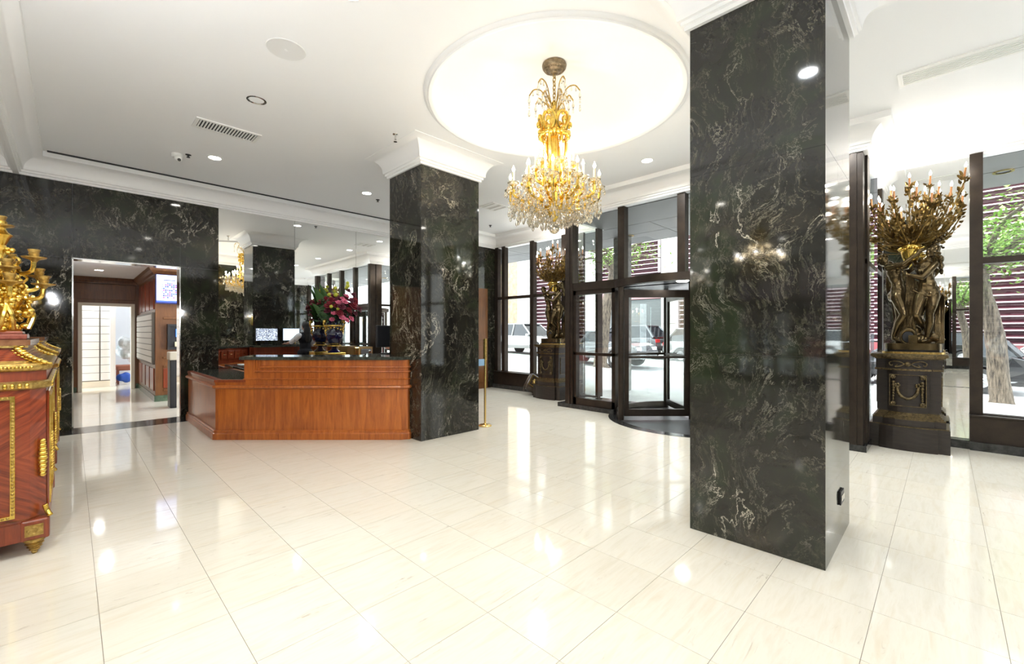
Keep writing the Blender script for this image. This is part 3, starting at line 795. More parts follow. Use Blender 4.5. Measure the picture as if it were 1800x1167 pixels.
MB().prism([DP(.05,.05), DP(SPL,.05), DP(SPL,.50), (WINGX+.56, 7.42), (WINGX+.56, 8.6), (WINGX+.05, 8.6)], .775, .782).build('low_counter_stone', DSTONE, desk, off=off)
MB().prism(lt, .745, .776).build('low_counter', WOODR, desk, off=off)
UP = [DP(SPL,.0), DP(L-.12,.0), DP(L-.03,.03), DP(L,.12), DP(L,.30), DP(SPL,.30)]
MB().prism(UP, .775, 1.035).build('upper_front', WOODD, desk, off=off)
up_path = [DP(SPL,.0), DP(L-.12,.0), DP(L-.03,.03), DP(L,.12)]
MB().sweep(up_path, [(.01,.775),(-.014,.775),(-.022,.785),(-.010,.795),(.01,.797)]).build('lower_bead', WOODD, desk, off=off)
for k, (z, ins) in enumerate(((.885, .14), (.945, .21))):
    pth = [DP(SPL+ins,.0), DP(L-.12,.0), DP(L-.03,.03), DP(L,.12)]
    MB().sweep(pth, [(.01,z-.014),(-.012,z-.014),(-.024,z-.004),(-.022,z+.004),(-.006,z+.010),(.01,z+.010)]).build('panel_bead', WOODD, desk, off=off)
    q0 = DP(SPL+ins-.008, -.012); q1 = DP(SPL+ins+.012, .02)
    a = [DP(SPL+ins-.012,-.020), DP(SPL+ins+.010,-.020), DP(SPL+ins+.010,.01), DP(SPL+ins-.012,.01)]
    MB().prism(a, z-.012, 1.035).build('panel_bead', WOODD, desk, off=off)
# stone counter and its run behind the column
top = [DP(SPL-.17,.50), DP(SPL-.05,-.03), DP(L-.10,-.03), DP(L+.005,.05), (3.14, 5.55), (4.45, 5.55), (4.95, 6.05), (4.95, 8.0), (4.45, 8.0), (4.45, 6.25), (4.25, 6.08), (3.05, 6.08), DP(1.95,.50)]
MB().prism(top, 1.036, 1.077).build('stone_counter', DSTONE, desk, off=off)
rr = [(3.16, 5.58), (4.44, 5.58), (4.92, 6.07), (4.92, 7.97), (4.72, 7.97), (4.72, 6.18), (4.35, 5.82), (3.2, 5.82)]
MB().prism(rr, 0, 1.035).build('rear_front_panel', WOODD, desk, off=off)
MB().prism([DP(.6,.48), DP(1.9,.48), (3.05,6.02), (4.2,6.02), (4.2,5.85), (3.0,5.85), DP(2.0,.30), DP(.6,.30)], 0.08, 1.035).build('staff_side_panel', WOODR, desk, off=off)
for k in range(5):
    q = DP(.72+k*.24, .485)
    ang = math.atan2(E.y, E.x)
    d_ = MB().cbox(-.10, .10, 0, .015, .80, .98, .006).xf(Matrix.Translation((q[0], q[1], 0)) @ Matrix.Rotation(ang, 4, 'Z')).build('drawer', WOODR, desk, off=off)
    MB().cyl((-.03, .015, .90), (.03, .015, .90), .008, n=8).xf(Matrix.Translation((q[0], q[1], 0)) @ Matrix.Rotation(ang, 4, 'Z')).build('handle', BRASS, d_, off=off)

# counter along the mirror
bc = thing('back_counter', 'dark stone topped wood counter along the mirror behind the desk', 'counter', (3.3, 8.45, 0)); mo = (3.3, 8.45, 0)
MB().box(2.05, 5.5, 8.22, 8.79, .08, .76).build('body', WOODR, bc, off=mo)
MB().cbox(2.0, 5.52, 8.16, 8.795, .76, .80, .01).build('top', DSTONE, bc, off=mo)
MB().box(2.05, 5.5, 8.27, 8.79, 0, .08).build('toe_kick', BLACKP, bc, off=mo)
for k in range(6):
    a = 2.10+k*.57
    d_ = MB().cbox(a, a+.53, 8.20, 8.22, .12, .72, .008).build('cupboard_door', WOODR, bc, off=mo)
    MB().cyl((a+.45, 8.185, .55), (a+.45, 8.185, .65), .007, n=8).build('handle', BRASS, d_, off=mo)
for k, (x, y, w, h, c, lab) in enumerate(((2.16, 8.35, .21, .28, (.8,.8,.78), 'white papers lying on the back counter beside the marble wall'), (2.43, 8.42, .30, .16, (.55,.55,.53), 'grey keyboard lying on the back counter near the marble wall'))):
    if k == 0:
        tag(MB().cbox(x, x+w, y, y+h, .8005, .812, .002).build('paper_pile', M('paper', c, .7), None), lab, 'papers')
    else:
        kb = thing('keyboard', lab, 'keyboard', (x, y, .80))
        MB().cbox(0, w, 0, h, .0005, .018, .004).build('base', BLACKP, kb)
        km = MB().cbox(-.008, .008, -.008, .008, 0, .006, .002).mesh('key', M('grey_key', c, .5))
        for i in range(14):
            for j in range(5): put('key', km, kb, (.02+i*.0195, .03+j*.025, .018))
ph = thing('desk_phone', 'black desk telephone on the back counter by the low desk wing', 'telephone', (2.78, 8.42, .80))
MB().prism([(-.09,-.1),(.09,-.1),(.09,.1),(-.09,.1)], .0, .05).build('base', BLACKP, ph)
MB().tube([(-.06,-.08,.07),(-.06,-.03,.085),(-.06,.03,.085),(-.06,.08,.07)], [.026,.016,.016,.026], 8).build('handset', BLACKP, ph, smooth=True)
MB().box(.0, .07, -.02, .07, .05, .054).build('keypad', M('phone_grey', (.25,.26,.28), .5), ph)
# bronze coloured card machine
rg = thing('ticket_machine', 'bronze box with two round dials on the back counter right of the vase', 'machine', (4.15, 8.46, .80))
BRZ = M('bronze_box', (0.42,0.26,0.10), .3, .7)
MB().prism([(-.20,-.14),(.20,-.14),(.20,.14),(-.20,.14)], 0, .30).build('case', BRZ, rg)
MB().cbox(-.05, .17, -.152, -.138, .03, .26, .006).build('panel', M('grey_panel', (.16,.16,.16), .4, .4), rg)
MB().cbox(-.20, -.09, -.17, -.13, .05, .30, .03).build('rounded_front', BRASS, rg)
for z in (.08, .20): MB().lathe([(.001,0),(.035,0),(.035,.012),(.025,.016),(.001,.016)], 20).xf(Matrix.Translation((.13,-.152,z)) @ Matrix.Rotation(PI/2, 4, 'X')).build('dial', CHROME, rg, smooth=True)
MB().box(-.03, .08, -.154, -.152, .11, .15).build('label_plate', WHITEP, rg)

# monitors on the staff side of the desk (seen in the mirror and edge-on beside the column)
def make_cctv():
    m, nt, p = mat_new('camera_grid_screen')
    tc = nd(nt, 'ShaderNodeTexCoord').outputs['Object']
    v = nd(nt, 'ShaderNodeTexBrick'); v.inputs['Scale'].default_value = 22; v.inputs['Mortar Size'].default_value = .03
    v.inputs['Color1'].default_value = (.02,.03,.10,1); v.inputs['Color2'].default_value = (.75,.85,1,1); v.inputs['Mortar'].default_value = (.01,.01,.02,1); v.inputs['Bias'].default_value = .1
    link(nt, mapping(nt, tc, (1,1,1), (PI/2,0,0)), v.inputs[0])
    n = noise(nt, tc, 40, 3)
    mm = nd(nt, 'ShaderNodeMix', data_type='RGBA', blend_type='MULTIPLY'); mm.inputs[0].default_value = .8
    link(nt, v.outputs[0], mm.inputs[6]); link(nt, ramp(nt, n.outputs[0], [(.42, .05), (.55, 1.0)]).outputs[0], mm.inputs[7])
    link(nt, mm.outputs[2], p.inputs['Emission Color']); p.inputs['Emission Strength'].default_value = 1.6
    p.inputs['Base Color'].default_value = (.01,.01,.01,1); return m
def monitor(x, y, rz, label, scr, w=.52, h=.32):
    t = thing('monitor', label, 'monitor', (x, y, 1.077), rz)
    MB().cbox(-w/2, w/2, -.02, .02, .10, .10+h, .008).build('housing', BLACKP, t)
    MB().box(-w/2+.015, w/2-.015, .0205, .0225, .117, .085+h).build('display', scr, t)
    MB().cbox(-.03, .03, -.05, -.015, .0, .2, .006).build('neck', BLACKP, t)
    MB().cbox(-.12, .12, -.09, .08, 0, .015, .006).build('foot', BLACKP, t)
    return t
monitor(3.36, 5.88, math.radians(6), 'monitor with a grid of camera pictures beside the clerk', make_cctv(), .49)
monitor(3.93, 5.84, math.radians(-4), 'monitor with a pale white screen in front of the clerk', make_emit('white_screen', (.62,.80,1.0), 1.2), .42, .32)

# clerk behind the column, seen from behind in the mirror (local: faces -y)
ck = thing('person', 'clerk with long dark hair, dark vest and white short sleeves reaching to the desk', 'person', (3.97, 6.69, 0), math.radians(-10))
SKIN = M('skin', (0.42,0.24,0.16), .5)
b = MB()
b.ell((0,-.01,1.53), (.072,.09,.11)); b.limb((0,.01,1.36), (0,0,1.46), .05, .045)
b.ell((0,.0,1.24), (.155,.10,.15)); b.ell((0,0,1.06), (.125,.095,.14)); b.ell((0,.01,.92), (.16,.115,.12))
for s in (-1, 1):
    b.limb((s*.085,0,.88), (s*.08,-.01,.48), .085, .055); b.limb((s*.08,-.01,.48), (s*.075,.01,.09), .055, .036)
    b.limb((s*.075,.02,.05), (s*.08,-.14,.035), .038, .028)
b.limb((-.17,.0,1.30), (-.26,-.17,1.16), .052, .04); b.limb((-.26,-.17,1.16), (-.22,-.44,1.12), .038, .026)
b.limb((.17,.0,1.30), (.24,-.10,1.08), .052, .04); b.limb((.24,-.10,1.08), (.18,-.34,1.11), .038, .026)
for hx, hy in ((-.22,-.46), (.18,-.36)):
    b.ell((hx,hy-.03,1.118), (.036,.05,.018))
    for f_, (fx_, ln) in enumerate(((-.026,.055), (-.009,.068), (.009,.064), (.026,.05))):
        b.limb((hx+fx_, hy-.065, 1.12), (hx+fx_*1.2, hy-.065-ln, 1.105), .0105, .009)
    b.limb((hx+(.03 if hx < 0 else -.03), hy-.02, 1.118), (hx+(.055 if hx < 0 else -.055), hy-.065, 1.105), .012, .009)
for s in (-1, 1): b.ell((s*.075,.0,1.53), (.012,.02,.03))
b.ell((0,-.103,1.525), (.012,.016,.018))
me = remesh(b, .009, 4); me.materials.append(SKIN); put('body', me, ck)
b = MB(); b.ell((0,.0,1.24), (.168,.118,.165)); b.ell((0,0,1.06), (.142,.112,.15)); b.ell((0,.01,.92), (.172,.128,.12)); b.limb((-.10,.0,1.35), (.10,0,1.35), .05, .05)
me = remesh(b, .015, 4); me.materials.append(M('dark_vest', (.005,.005,.009), .9)); put('vest', me, ck)
b = MB()
for s in (-1, 1):
    b.limb((s*.09,0,.9), (s*.083,-.01,.48), .10, .075); b.limb((s*.083,-.01,.48), (s*.078,.01,.11), .075, .06)
me = remesh(b, .015, 4); me.materials.append(M('dark_trousers', (.006,.006,.009), .9)); put('trousers', me, ck)
for s, e in ((-1, (-.255,-.16,1.165)), (1, (.235,-.09,1.09))):
    b = MB(); b.limb((s*.155,0,1.31), e, .072, .055)
    me = remesh(b, .012, 3); me.materials.append(M('white_shirt', (.78,.79,.82), .7)); put('shirt_sleeve', me, ck)
b = MB(); b.ell((0,.025,1.56), (.088,.10,.105)); b.ell((0,.08,1.42), (.085,.055,.16)); b.ell((0,.095,1.27), (.075,.045,.13))
me = remesh(b, .012, 3); me.materials.append(make_noise_mat('dark_hair', (.003,.002,.0015), (.010,.006,.004), 30, .55, 0, (6,6,.5))); put('hair', me, ck)
for s in (-1, 1): MB().ell((s*.03,-.092,1.545), (.012,.008,.008), 8, 6).build('eye', BLACKP, ck, smooth=True)
MB().ell((0,-.095,1.478), (.022,.008,.007), 8, 6).build('mouth', M('lips', (.35,.10,.09), .5), ck, smooth=True)

# vase and flowers in front of the mirror
COBALT = M('cobalt_porcelain', (0.004,0.005,0.034), .06, 0, Coat_Weight=1.0)
VX, VY = 3.62, 8.46
vs_ = thing('vase', 'cobalt blue porcelain vase with gilt mounts standing before the mirror', 'vase', (VX, VY, .80))
b = MB().cbox(-.17, .17, -.14, .14, 0, .12, .01).cbox(-.155, .155, -.125, .125, .12, .17, .01).cbox(-.17, .17, -.14, .14, .17, .20, .008)
for s in (-1, 1): b.cbox(s*.15-.02, s*.15+.02, -.15, -.13, .02, .16, .006)
b.build('plinth', GOLD, vs_)
MB().lathe([(.001,.20),(.12,.20),(.12,.22),(.07,.25),(.045,.29),(.06,.32),(.07,.33)], 32).build('foot', COBALT, vs_, smooth=True)
MB().lathe([(.135,.325),(.135,.345),(.09,.36),(.001,.36)], 32).build('gilt_collar', GOLD, vs_, smooth=True)
MB().lathe([(.075,.35),(.11,.38),(.145,.46),(.160,.53),(.155,.58),(.13,.615),(.12,.64),(.12,.72),(.115,.80),(.13,.84),(.12,.845),(.10,.80)], 40).build('body', COBALT, vs_, smooth=True)
MB().lathe([(.13,.705),(.165,.705),(.17,.72),(.165,.735),(.13,.735)], 36).build('gilt_band', GOLD, vs_, smooth=True)
for s in (-1, 1):
    MB().tube(spline([(s*.13,0,.50),(s*.17,0,.58),(s*.165,0,.66),(s*.20,0,.73),(s*.205,0,.80),(s*.17,0,.83),(s*.15,0,.79)], 5), .016, 8).ell((s*.185,0,.80), .035).ell((s*.165,0,.62), .026).build('handle', GOLD, vs_, smooth=True)
b = MB()
for k in range(16):
    a = 2*PI*k/16; b.ell((.155*math.cos(a), .155*math.sin(a), .665+.02*math.cos(3*a)), .018, 8, 6)
b.build('garland', GOLD, vs_, smooth=True)
# bouquet, a thing of its own in the vase
bq = thing('bouquet', 'large bouquet of crimson, pink and lime flowers with broad green leaves', 'bouquet', (VX, VY, 1.60))
def flower_mesh(name, mat, n, r, layers, flat):
    b = MB()
    for l in range(layers):
        k = max(3, n-2*l)
        for i in range(k):
            a = 2*PI*(i+.5*l)/k; t_ = 1-l/(layers+.2)
            rot = Matrix.Rotation(a, 3, 'Z') @ Matrix.Rotation(-(.25+.9*l/layers), 3, 'Y')
            b.ell((r*.55*t_*math.cos(a), r*.55*t_*math.sin(a), r*.25*l*flat), (r*.48*t_+.003, r*.36*t_+.003, r*.10), 6, 5, rot)
    b.ell((0,0,r*.12*layers), r*.25, 6, 5)
    return b.mesh(name, mat, 'all')
C_RED = M('crimson_petal', (0.20,0.004,0.014), .6); C_DRK = M('burgundy_petal', (0.10,0.004,0.018), .6)
C_PNK = M('pink_petal', (0.62,0.12,0.20), .6); C_YEL = M('lime_pompom', (0.50,0.50,0.05), .7)
C_GRN = M('leaf_green', (0.040,0.11,0.018), .45); C_GR2 = M('dark_leaf', (0.015,0.05,0.012), .5)
FM = {'r': flower_mesh('crimson_flower', C_RED, 9, .085, 4, 1), 'd': flower_mesh('burgundy_flower', C_DRK, 8, .075, 4, 1),
      'p': flower_mesh('pink_flower', C_PNK, 7, .06, 3, 1)}
yb_ = MB()
for k in range(26):
    z = 1-2*(k+.5)/26; a = k*2.4; q = math.sqrt(1-z*z)
    yb_.ell((.022*q*math.cos(a), .022*q*math.sin(a), .022*z), .014, 5, 4)
FM['y'] = yb_.mesh('lime_pompom', C_YEL, 'all')
FN = {'r': 'crimson_flower', 'd': 'burgundy_flower', 'p': 'pink_flower', 'y': 'lime_pompom'}
rb = random.Random(11)
# picture-plane layout (metres right of the vase axis, height above the rim, depth), spread round the axis
spots = [('r',-.15,.42,-.02),('r',-.36,.36,.10),('r',.10,.30,-.16),('r',-.02,.30,-.2),('r',.30,.22,-.05),('d',.12,.42,-.1),('d',-.04,.48,.02),('d',.32,.40,.0),('d',.38,.16,.05),
         ('p',.20,.44,-.1),('p',.26,.38,-.15),('p',.16,.36,-.18),('p',.08,.16,-.22),('p',.22,.08,-.18),('p',.04,.04,-.2),('p',.28,.03,-.1),('p',.33,.06,0),('p',.24,.50,0),
         ('y',.0,.60,.02),('y',.05,.52,-.05),('y',.02,.66,.0),('y',.24,.76,.05),('y',.26,.70,.0),('y',.22,.66,.05),('y',.05,.28,-.27),('y',-.02,.46,-.12),('y',.17,.24,-.24),('y',-.1,.53,.0),
         ('d',.25,.60,.05),('d',.34,.52,.08),('r',.18,.16,-.2),('d',-.05,.20,-.2),('r',.35,.30,.02),('d',.44,.24,.1),('r',.0,.40,-.14),('d',.22,.28,-.2)]
for k in range(18):
    a = rb.uniform(0, PI); q = rb.uniform(.12, .4)
    spots.append((rb.choice('rddpp'), q*math.cos(a), rb.uniform(.1,.55), .08+q*math.sin(a)*.8))
for c, u, z, dp in spots:
    x, y = u*RX+dp*FX, u*RY+dp*FY
    y = min(y, .18)
    tilt = Vector((x, y-.1, .25+z*.5)).normalized()
    q = tilt.to_track_quat('Z', 'Y')
    o = put(FN[c], FM[c], bq, (x, y, z), None, rb.uniform(.85, 1.25)); o.rotation_euler = q.to_euler()
def blade(mb, p0, p1, w, bend=.06, n=7):
    p0, p1 = V(p0), V(p1); d = p1-p0; s = d.cross(Vector((FX, FY, 0))).normalized(); nrm = s.cross(d).normalized()
    vs = []; fs = []
    for i in range(n+1):
        t_ = i/n; c = p0+d*t_+nrm*bend*math.sin(t_*PI); ww = w*math.sin(PI*min(1, .12+.88*t_)**.8)
        vs += [c-s*ww+nrm*.01, c, c+s*ww+nrm*.01]
    for i in range(n):
        for j in range(2): fs.append((3*i+j, 3*i+j+1, 3*i+4+j, 3*i+3+j))
    mb.add(vs, fs)
for k, (u0, z0, u1, z1, w, dp) in enumerate(((-.1,.05,-.48,.70,.10,.02), (-.08,.05,-.34,.76,.095,.06), (-.1,.0,-.44,.36,.09,-.04), (-.05,.1,-.25,.66,.08,.0), (.0,.2,.12,.62,.05,.05), (-.06,.0,-.30,.22,.06,-.1), (.05,.05,.36,.10,.05,.1))):
    b = MB(); blade(b, (u0*RX+dp*FX, u0*RY+dp*FY, z0), (u1*RX+dp*FX, min(.25, u1*RY+dp*FY), z1), w)
    b.build('broad_leaf', C_GRN, bq, smooth='all')
b = MB()
for k in range(260):
    a = rb.uniform(0, 2*PI); q = rb.uniform(.03, .34); z = rb.uniform(-.05, .40)
    x, y = q*math.cos(a), min(.2, q*math.sin(a)*.8); l = rb.uniform(.05, .11)
    blade(b, (x,y,z), (x+rb.uniform(-l,l), min(.22, y+rb.uniform(-l,l)), z+rb.uniform(-.3*l,l)), .014, .01, 3)
o = b.build('small_foliage', C_GR2, bq, smooth='all'); o['kind'] = 'stuff'
b = MB()
for c, u, z, dp in spots[::2]: b.tube([(0,0,-.35), (u*RX*.4, u*RY*.4, z*.4), (u*RX+dp*FX, min(.22, u*RY+dp*FY), z)], .004, 5)
o = b.build('stems', C_GR2, bq); o['kind'] = 'stuff'

# brass stanchion with a small sign
st = thing('stanchion', 'slim brass stanchion post on a round base beside the desk column', 'stanchion', (4.35, 4.87, 0))
MB().lathe([(.001,0),(.10,0),(.10,.012),(.085,.022),(.03,.03),(.022,.04),(.001,.04)], 32).build('base', BRASS, st, smooth=True)
MB().cyl((0,0,.03), (0,0,.98), .016, n=16).build('pole', BRASS, st, smooth=True)
MB().cbox(-.02,.02,-.02,.02,.98,1.30,.004).build('sign_bracket', GOLD_OLD, st)
MB().cbox(-.13,-.02,-.008,.004,.90,1.0,.003).build('sign_clip', M('sign_blue', (.25,.42,.62), .4), st)
# outlet on the big column
ot = thing('outlet', 'black outlet plate low on the right face of the big column', 'outlet', (3.63, .495, .30))
MB().cbox(-.06,.06,-.012,0,-.045,.045,.004).build('plate', BLACKP, ot)
for s in (-1, 1): MB().cbox(s*.028-.018, s*.028+.018, -.016,-.011,-.02,.02,.003).build('socket', CHROME, ot)
# ------------------------------------------------------------------ ceiling fittings
def downlight(x, y, z, label, lit=True, w=DOWN_W, grp='recessed lobby downlights'):
    t = thing('downlight', label, 'downlight', (x, y, z), group=grp)
    MB().lathe([(.072, -.001), (.092, -.001), (.092, -.006), (.078, -.009), (.070, -.004)], 28).build('trim_ring', WHITEP if lit else CHROME, t, smooth=True)
    if lit:
        MB().lathe([(.0005, -.003), (.072, -.003)], 24).build('lens', LENS, t)
        l = bpy.data.lights.new('downlight_lamp', 'AREA'); l.shape = 'DISK'; l.size = .13; l.energy = w; l.color = DOWN_COL
        l.spread = math.radians(150)
        o = bpy.data.objects.new('downlight_lamp', l); COL.objects.link(o); o.parent = t; o.location = (0, 0, -.012)
    else:
        MB().lathe([(.072, -.003), (.064, .03), (.05, .075), (.0005, .09)], 24).build('reflector', CHROME, t, smooth=True)
    return t
for x, y, lab in [(1.41, 7.2, 'small lit downlight beside the camera dome near the desk wall'),
                  (3.63, 7.15, 'small lit downlight left of the desk column capital'),
                  (5.8, 5.11, 'small lit downlight hidden behind the chandelier from here'),
                  (5.72, 2.98, 'small lit downlight right of the chandelier near the entrance'),
                  (1.4, 3.0, 'lit downlight overhead just outside the top of the picture'),
                  (1.4, 0.9, 'lit downlight above the camera'), (5.75, 0.9, 'lit downlight behind the big column top'),
                  (1.4, -1.2, 'lit downlight left behind the camera'), (3.6, -1.2, 'lit downlight centred behind the camera'), (5.75, -1.2, 'lit downlight by the windows behind the camera'),
                  (5.8, 6.9, 'lit downlight behind the desk column capital')]:
    downlight(x, y, ZC, lab, True, DOWN_W*(2.0 if x > 5 else 1.0))
downlight(1.365, 5.1, ZC, 'unlit chrome recessed downlight above the ceiling vent', False)
for x, y, lab in CORR_LIGHTS: downlight(x, y, CZ, lab, True, DOWN_W*.55, 'mail corridor downlights')
# sprinklers, vents, speaker, camera
def sprinkler(x, y, label, drop=.05, mt=DARKGAP):
    t = thing('sprinkler', label, 'sprinkler', (x, y, ZC), group='ceiling sprinklers')
    MB().lathe([(.001,0),(.035,0),(.032,-.006),(.012,-.01),(.010,-drop*.7),(.001,-drop*.7)], 20).build('escutcheon', mt, t, smooth=True)
    MB().lathe([(.001,-drop),(.022,-drop),(.022,-drop-.003),(.001,-drop-.003)], 16).build('deflector', mt, t)
    MB().box(-.012,-.008,-.003,.003,-drop,-drop*.6).box(.008,.012,-.003,.003,-drop,-drop*.6).build('yoke', mt, t)
for px, py, lab, mt, dr in ((331,272,'dark sprinkler beside the small downlight over the desk wall',DARKGAP,.035), (695,236,'chrome sprinkler hanging beside the desk column capital',CHROME,.09), (664,351,'dark sprinkler right of the downlight near the column',DARKGAP,.035), (862,396,'dark sprinkler between the desk column and the chandelier',DARKGAP,.035)):
    x, y, z = at(px, py, ZC); sprinkler(x, y, lab, dr, mt)
x, y, z = at(503, 87, ZC)
sp = thing('ceiling_speaker', 'flush round white ceiling speaker left of the dome', 'speaker', (x, y, ZC))
MB().lathe([(.001,-.004),(.135,-.004),(.15,-.006),(.155,-.001),(.155,0)], 40).build('grille', M('speaker_grille', (.74,.74,.73), .6), sp, smooth=True)
MB().lathe([(.001,-.008),(.012,-.008),(.012,-.003)], 12).build('badge', WHITEP, sp)
x, y, z = at(325, 300, ZC)
cd = thing('dome_camera', 'white dome security camera at the ceiling edge above the doorway', 'camera', (1.02, 7.42, ZC))
MB().lathe([(.001,0),(.065,0),(.062,-.035),(.05,-.05),(.001,-.05)], 24).build('housing', WHITEP, cd, smooth=True)
MB().ell((.01,-.02,-.06), .045, 16, 10).build('eyeball', WHITEP, cd, smooth=True)
MB().lathe([(.001,0),(.02,0),(.02,.012),(.001,.012)], 14).xf(Matrix.Translation((.015,-.055,-.085)) @ Matrix.Rotation(math.radians(125), 4, 'X')).build('lens', BLACKP, cd)
def vent(name, c, lx, ly, label, n, along, dark, slatm=WHITEP):
    t = thing(name, label, 'vent', (c[0], c[1], ZC))
    f = .035
    MB().box(-lx/2,lx/2,-ly/2,-ly/2+f,-.012,0).box(-lx/2,lx/2,ly/2-f,ly/2,-.012,0).box(-lx/2,-lx/2+f,-ly/2+f,ly/2-f,-.012,0).box(lx/2-f,lx/2,-ly/2+f,ly/2-f,-.012,0).build('frame', WHITEP, t)
    MB().box(-lx/2+f,lx/2-f,-ly/2+f,ly/2-f,-.003,-.0005).build('cavity', dark, t)
    if along == 'x':   # slats across x
        w = (lx-2*f)/n
        me = MB().box(-w*.24, w*.24, -ly/2+f, ly/2-f, -.011, -.003).mesh('slat', slatm)
        for k in range(n): put('slat', me, t, (-lx/2+f+w*(k+.5), 0, 0))
    else:
        w = (ly-2*f)/n
        me = MB().box(-lx/2+f, lx/2-f, -w*.24, w*.24, -.011, -.003).mesh('slat', slatm)
        for k in range(n): put('slat', me, t, (0, -ly/2+f+w*(k+.5), 0))
p0 = at(400, 229, ZC); vent('air_vent', p0, .66, .30, 'white ceiling vent with dark slots left of the dome', 19, 'x', DARKGAP)
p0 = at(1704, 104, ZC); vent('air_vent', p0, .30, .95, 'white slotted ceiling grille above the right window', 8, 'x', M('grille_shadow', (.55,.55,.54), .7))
p0 = at(868, 363, ZC); vent('access_panel', p0, .42, .42, 'pale square ceiling panel between the column and the chandelier', 2, 'x', M('panel_grey', (.62,.60,.58), .7))
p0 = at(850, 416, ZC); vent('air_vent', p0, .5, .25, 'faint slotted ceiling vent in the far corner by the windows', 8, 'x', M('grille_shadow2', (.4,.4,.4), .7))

# ------------------------------------------------------------------ chandelier (local z measured from the dome top)
CHZ = ZC+.43
ch = thing('chandelier', 'large gilt and crystal chandelier with lit candle bulbs under the dome', 'chandelier', (DOME[0], DOME[1], CHZ))
def cz(z): return z-CHZ
MB().lathe([(.001,-.005),(.125,-.005),(.13,-.02),(.125,-.045),(.11,-.06),(.06,-.075),(.045,-.085),(.04,-.10),(.02,-.11),(.001,-.11)], 40).build('canopy', CANOPYM, ch, smooth=True)
b = MB()
for k in range(36):
    a = 2*PI*k/36; b.ell((.09*math.cos(a), .09*math.sin(a), -.066), (.02,.005,.008), 6, 5, Matrix.Rotation(a, 3, 'Z'))
b.build('canopy_fluting', CANOPYM, ch, smooth=True)
lk_me = MB().tube([(.016*math.cos(a), 0, .028*math.sin(a)) for a in [2*PI*k/14 for k in range(14)]], .0055, 6, True).mesh('chain_link', GOLD_OLD, 'all')
for k in range(7): put('chain_link', lk_me, ch, (0,0,-.125-.042*k), (0,0,PI/2*(k % 2)))
MB().lathe([(.001,cz(3.86)),(.02,cz(3.855)),(.035,cz(3.83)),(.02,cz(3.80)),(.03,cz(3.77)),(.045,cz(3.74)),(.03,cz(3.70)),(.05,cz(3.66)),(.055,cz(3.50)),(.035,cz(3.44)),(.03,cz(3.2)),(.045,cz(3.1)),(.03,cz(3.0)),(.06,cz(2.9)),(.10,cz(2.8)),(.11,cz(2.74)),(.07,cz(2.66)),(.03,cz(2.60)),(.012,cz(2.575)),(.001,cz(2.57))], 24).build('stem', GOLD, ch, smooth=True)
# pierced gilt crown: scrolls and masks
b = MB()
for k in range(6):
    a = 2*PI*k/6+.3; R3 = Matrix.Rotation(a, 3, 'Z')
    for s in (-1, 1):
        pts = [R3 @ Vector((.14+.02*math.cos(t_*1.2), s*(.012+.062*math.sin(t_)*(1-.1*t_)), cz(3.60)+.085*math.cos(t_))) for t_ in [.2+k2*.36 for k2 in range(11)]]
        b.tube(pts, [.017]*8+[.014,.011,.008], 7)
    b.ell(R3 @ Vector((.165,0,cz(3.60))), (.022,.03,.038), 8, 6); b.ell(R3 @ Vector((.15,0,cz(3.68))), (.02,.028,.03), 8, 6)
    b.ell(R3 @ Vector((.155,0,cz(3.52))), (.02,.022,.03), 8, 6)
    b.tube([R3 @ Vector((.13,0,cz(3.53))), R3 @ Vector((.125,0,cz(3.35))), R3 @ Vector((.10,0,cz(3.15))), R3 @ Vector((.12,0,cz(2.95)))], [.018,.015,.013,.018], 7)
    for j in range(4):
        aa = a+(j-1.5)*.26; b.ell((.15*math.cos(aa), .15*math.sin(aa), cz(3.475)+.01*(j % 2)), (.026,.026,.022), 7, 5)
b.build('gilt_crown', GOLD, ch, smooth=True)
drop_me = MB().lathe([(.0004,0),(.0055,-.006),(.0035,-.012),(.010,-.030),(.0115,-.042),(.008,-.056),(.0004,-.064)], 8).mesh('crystal_drop', CRYSTAL)
bead_me = MB().ell((0,0,0), .0115, 8, 6).mesh('crystal_bead', CRYSTAL)
# crystal sprays above the crown
for k in range(6):
    a = 2*PI*k/6+.05; c, s = math.cos(a), math.sin(a)
    for R, zt in ((.27, 4.00), (.20, 3.90)):
        pts = spline([(.03*c,.03*s,cz(3.68)), (.06*c,.06*s,cz(3.80)), (.13*c,.13*s,cz(zt-.03)), (R*.8*c,R*.8*s,cz(zt)), (R*c,R*s,cz(zt-.06))], 5)
        MB().tube(pts, .007, 6).build('spray_arm', GOLD_OLD, ch, smooth=True)
        for j in (10, 13, 16, 20):
            p = pts[min(j, len(pts)-1)]
            put('crystal_drop', drop_me, ch, (p.x, p.y, p.z-.005), None, 1.25 if j == 20 else .9)
        p = pts[-1]
        for q in range(2): put('crystal_bead', bead_me, ch, (p.x, p.y, p.z-.095-.03*q), None, .9)
        if R > .25: put('crystal_drop', drop_me, ch, (p.x, p.y, p.z-.15), None, 1.2)
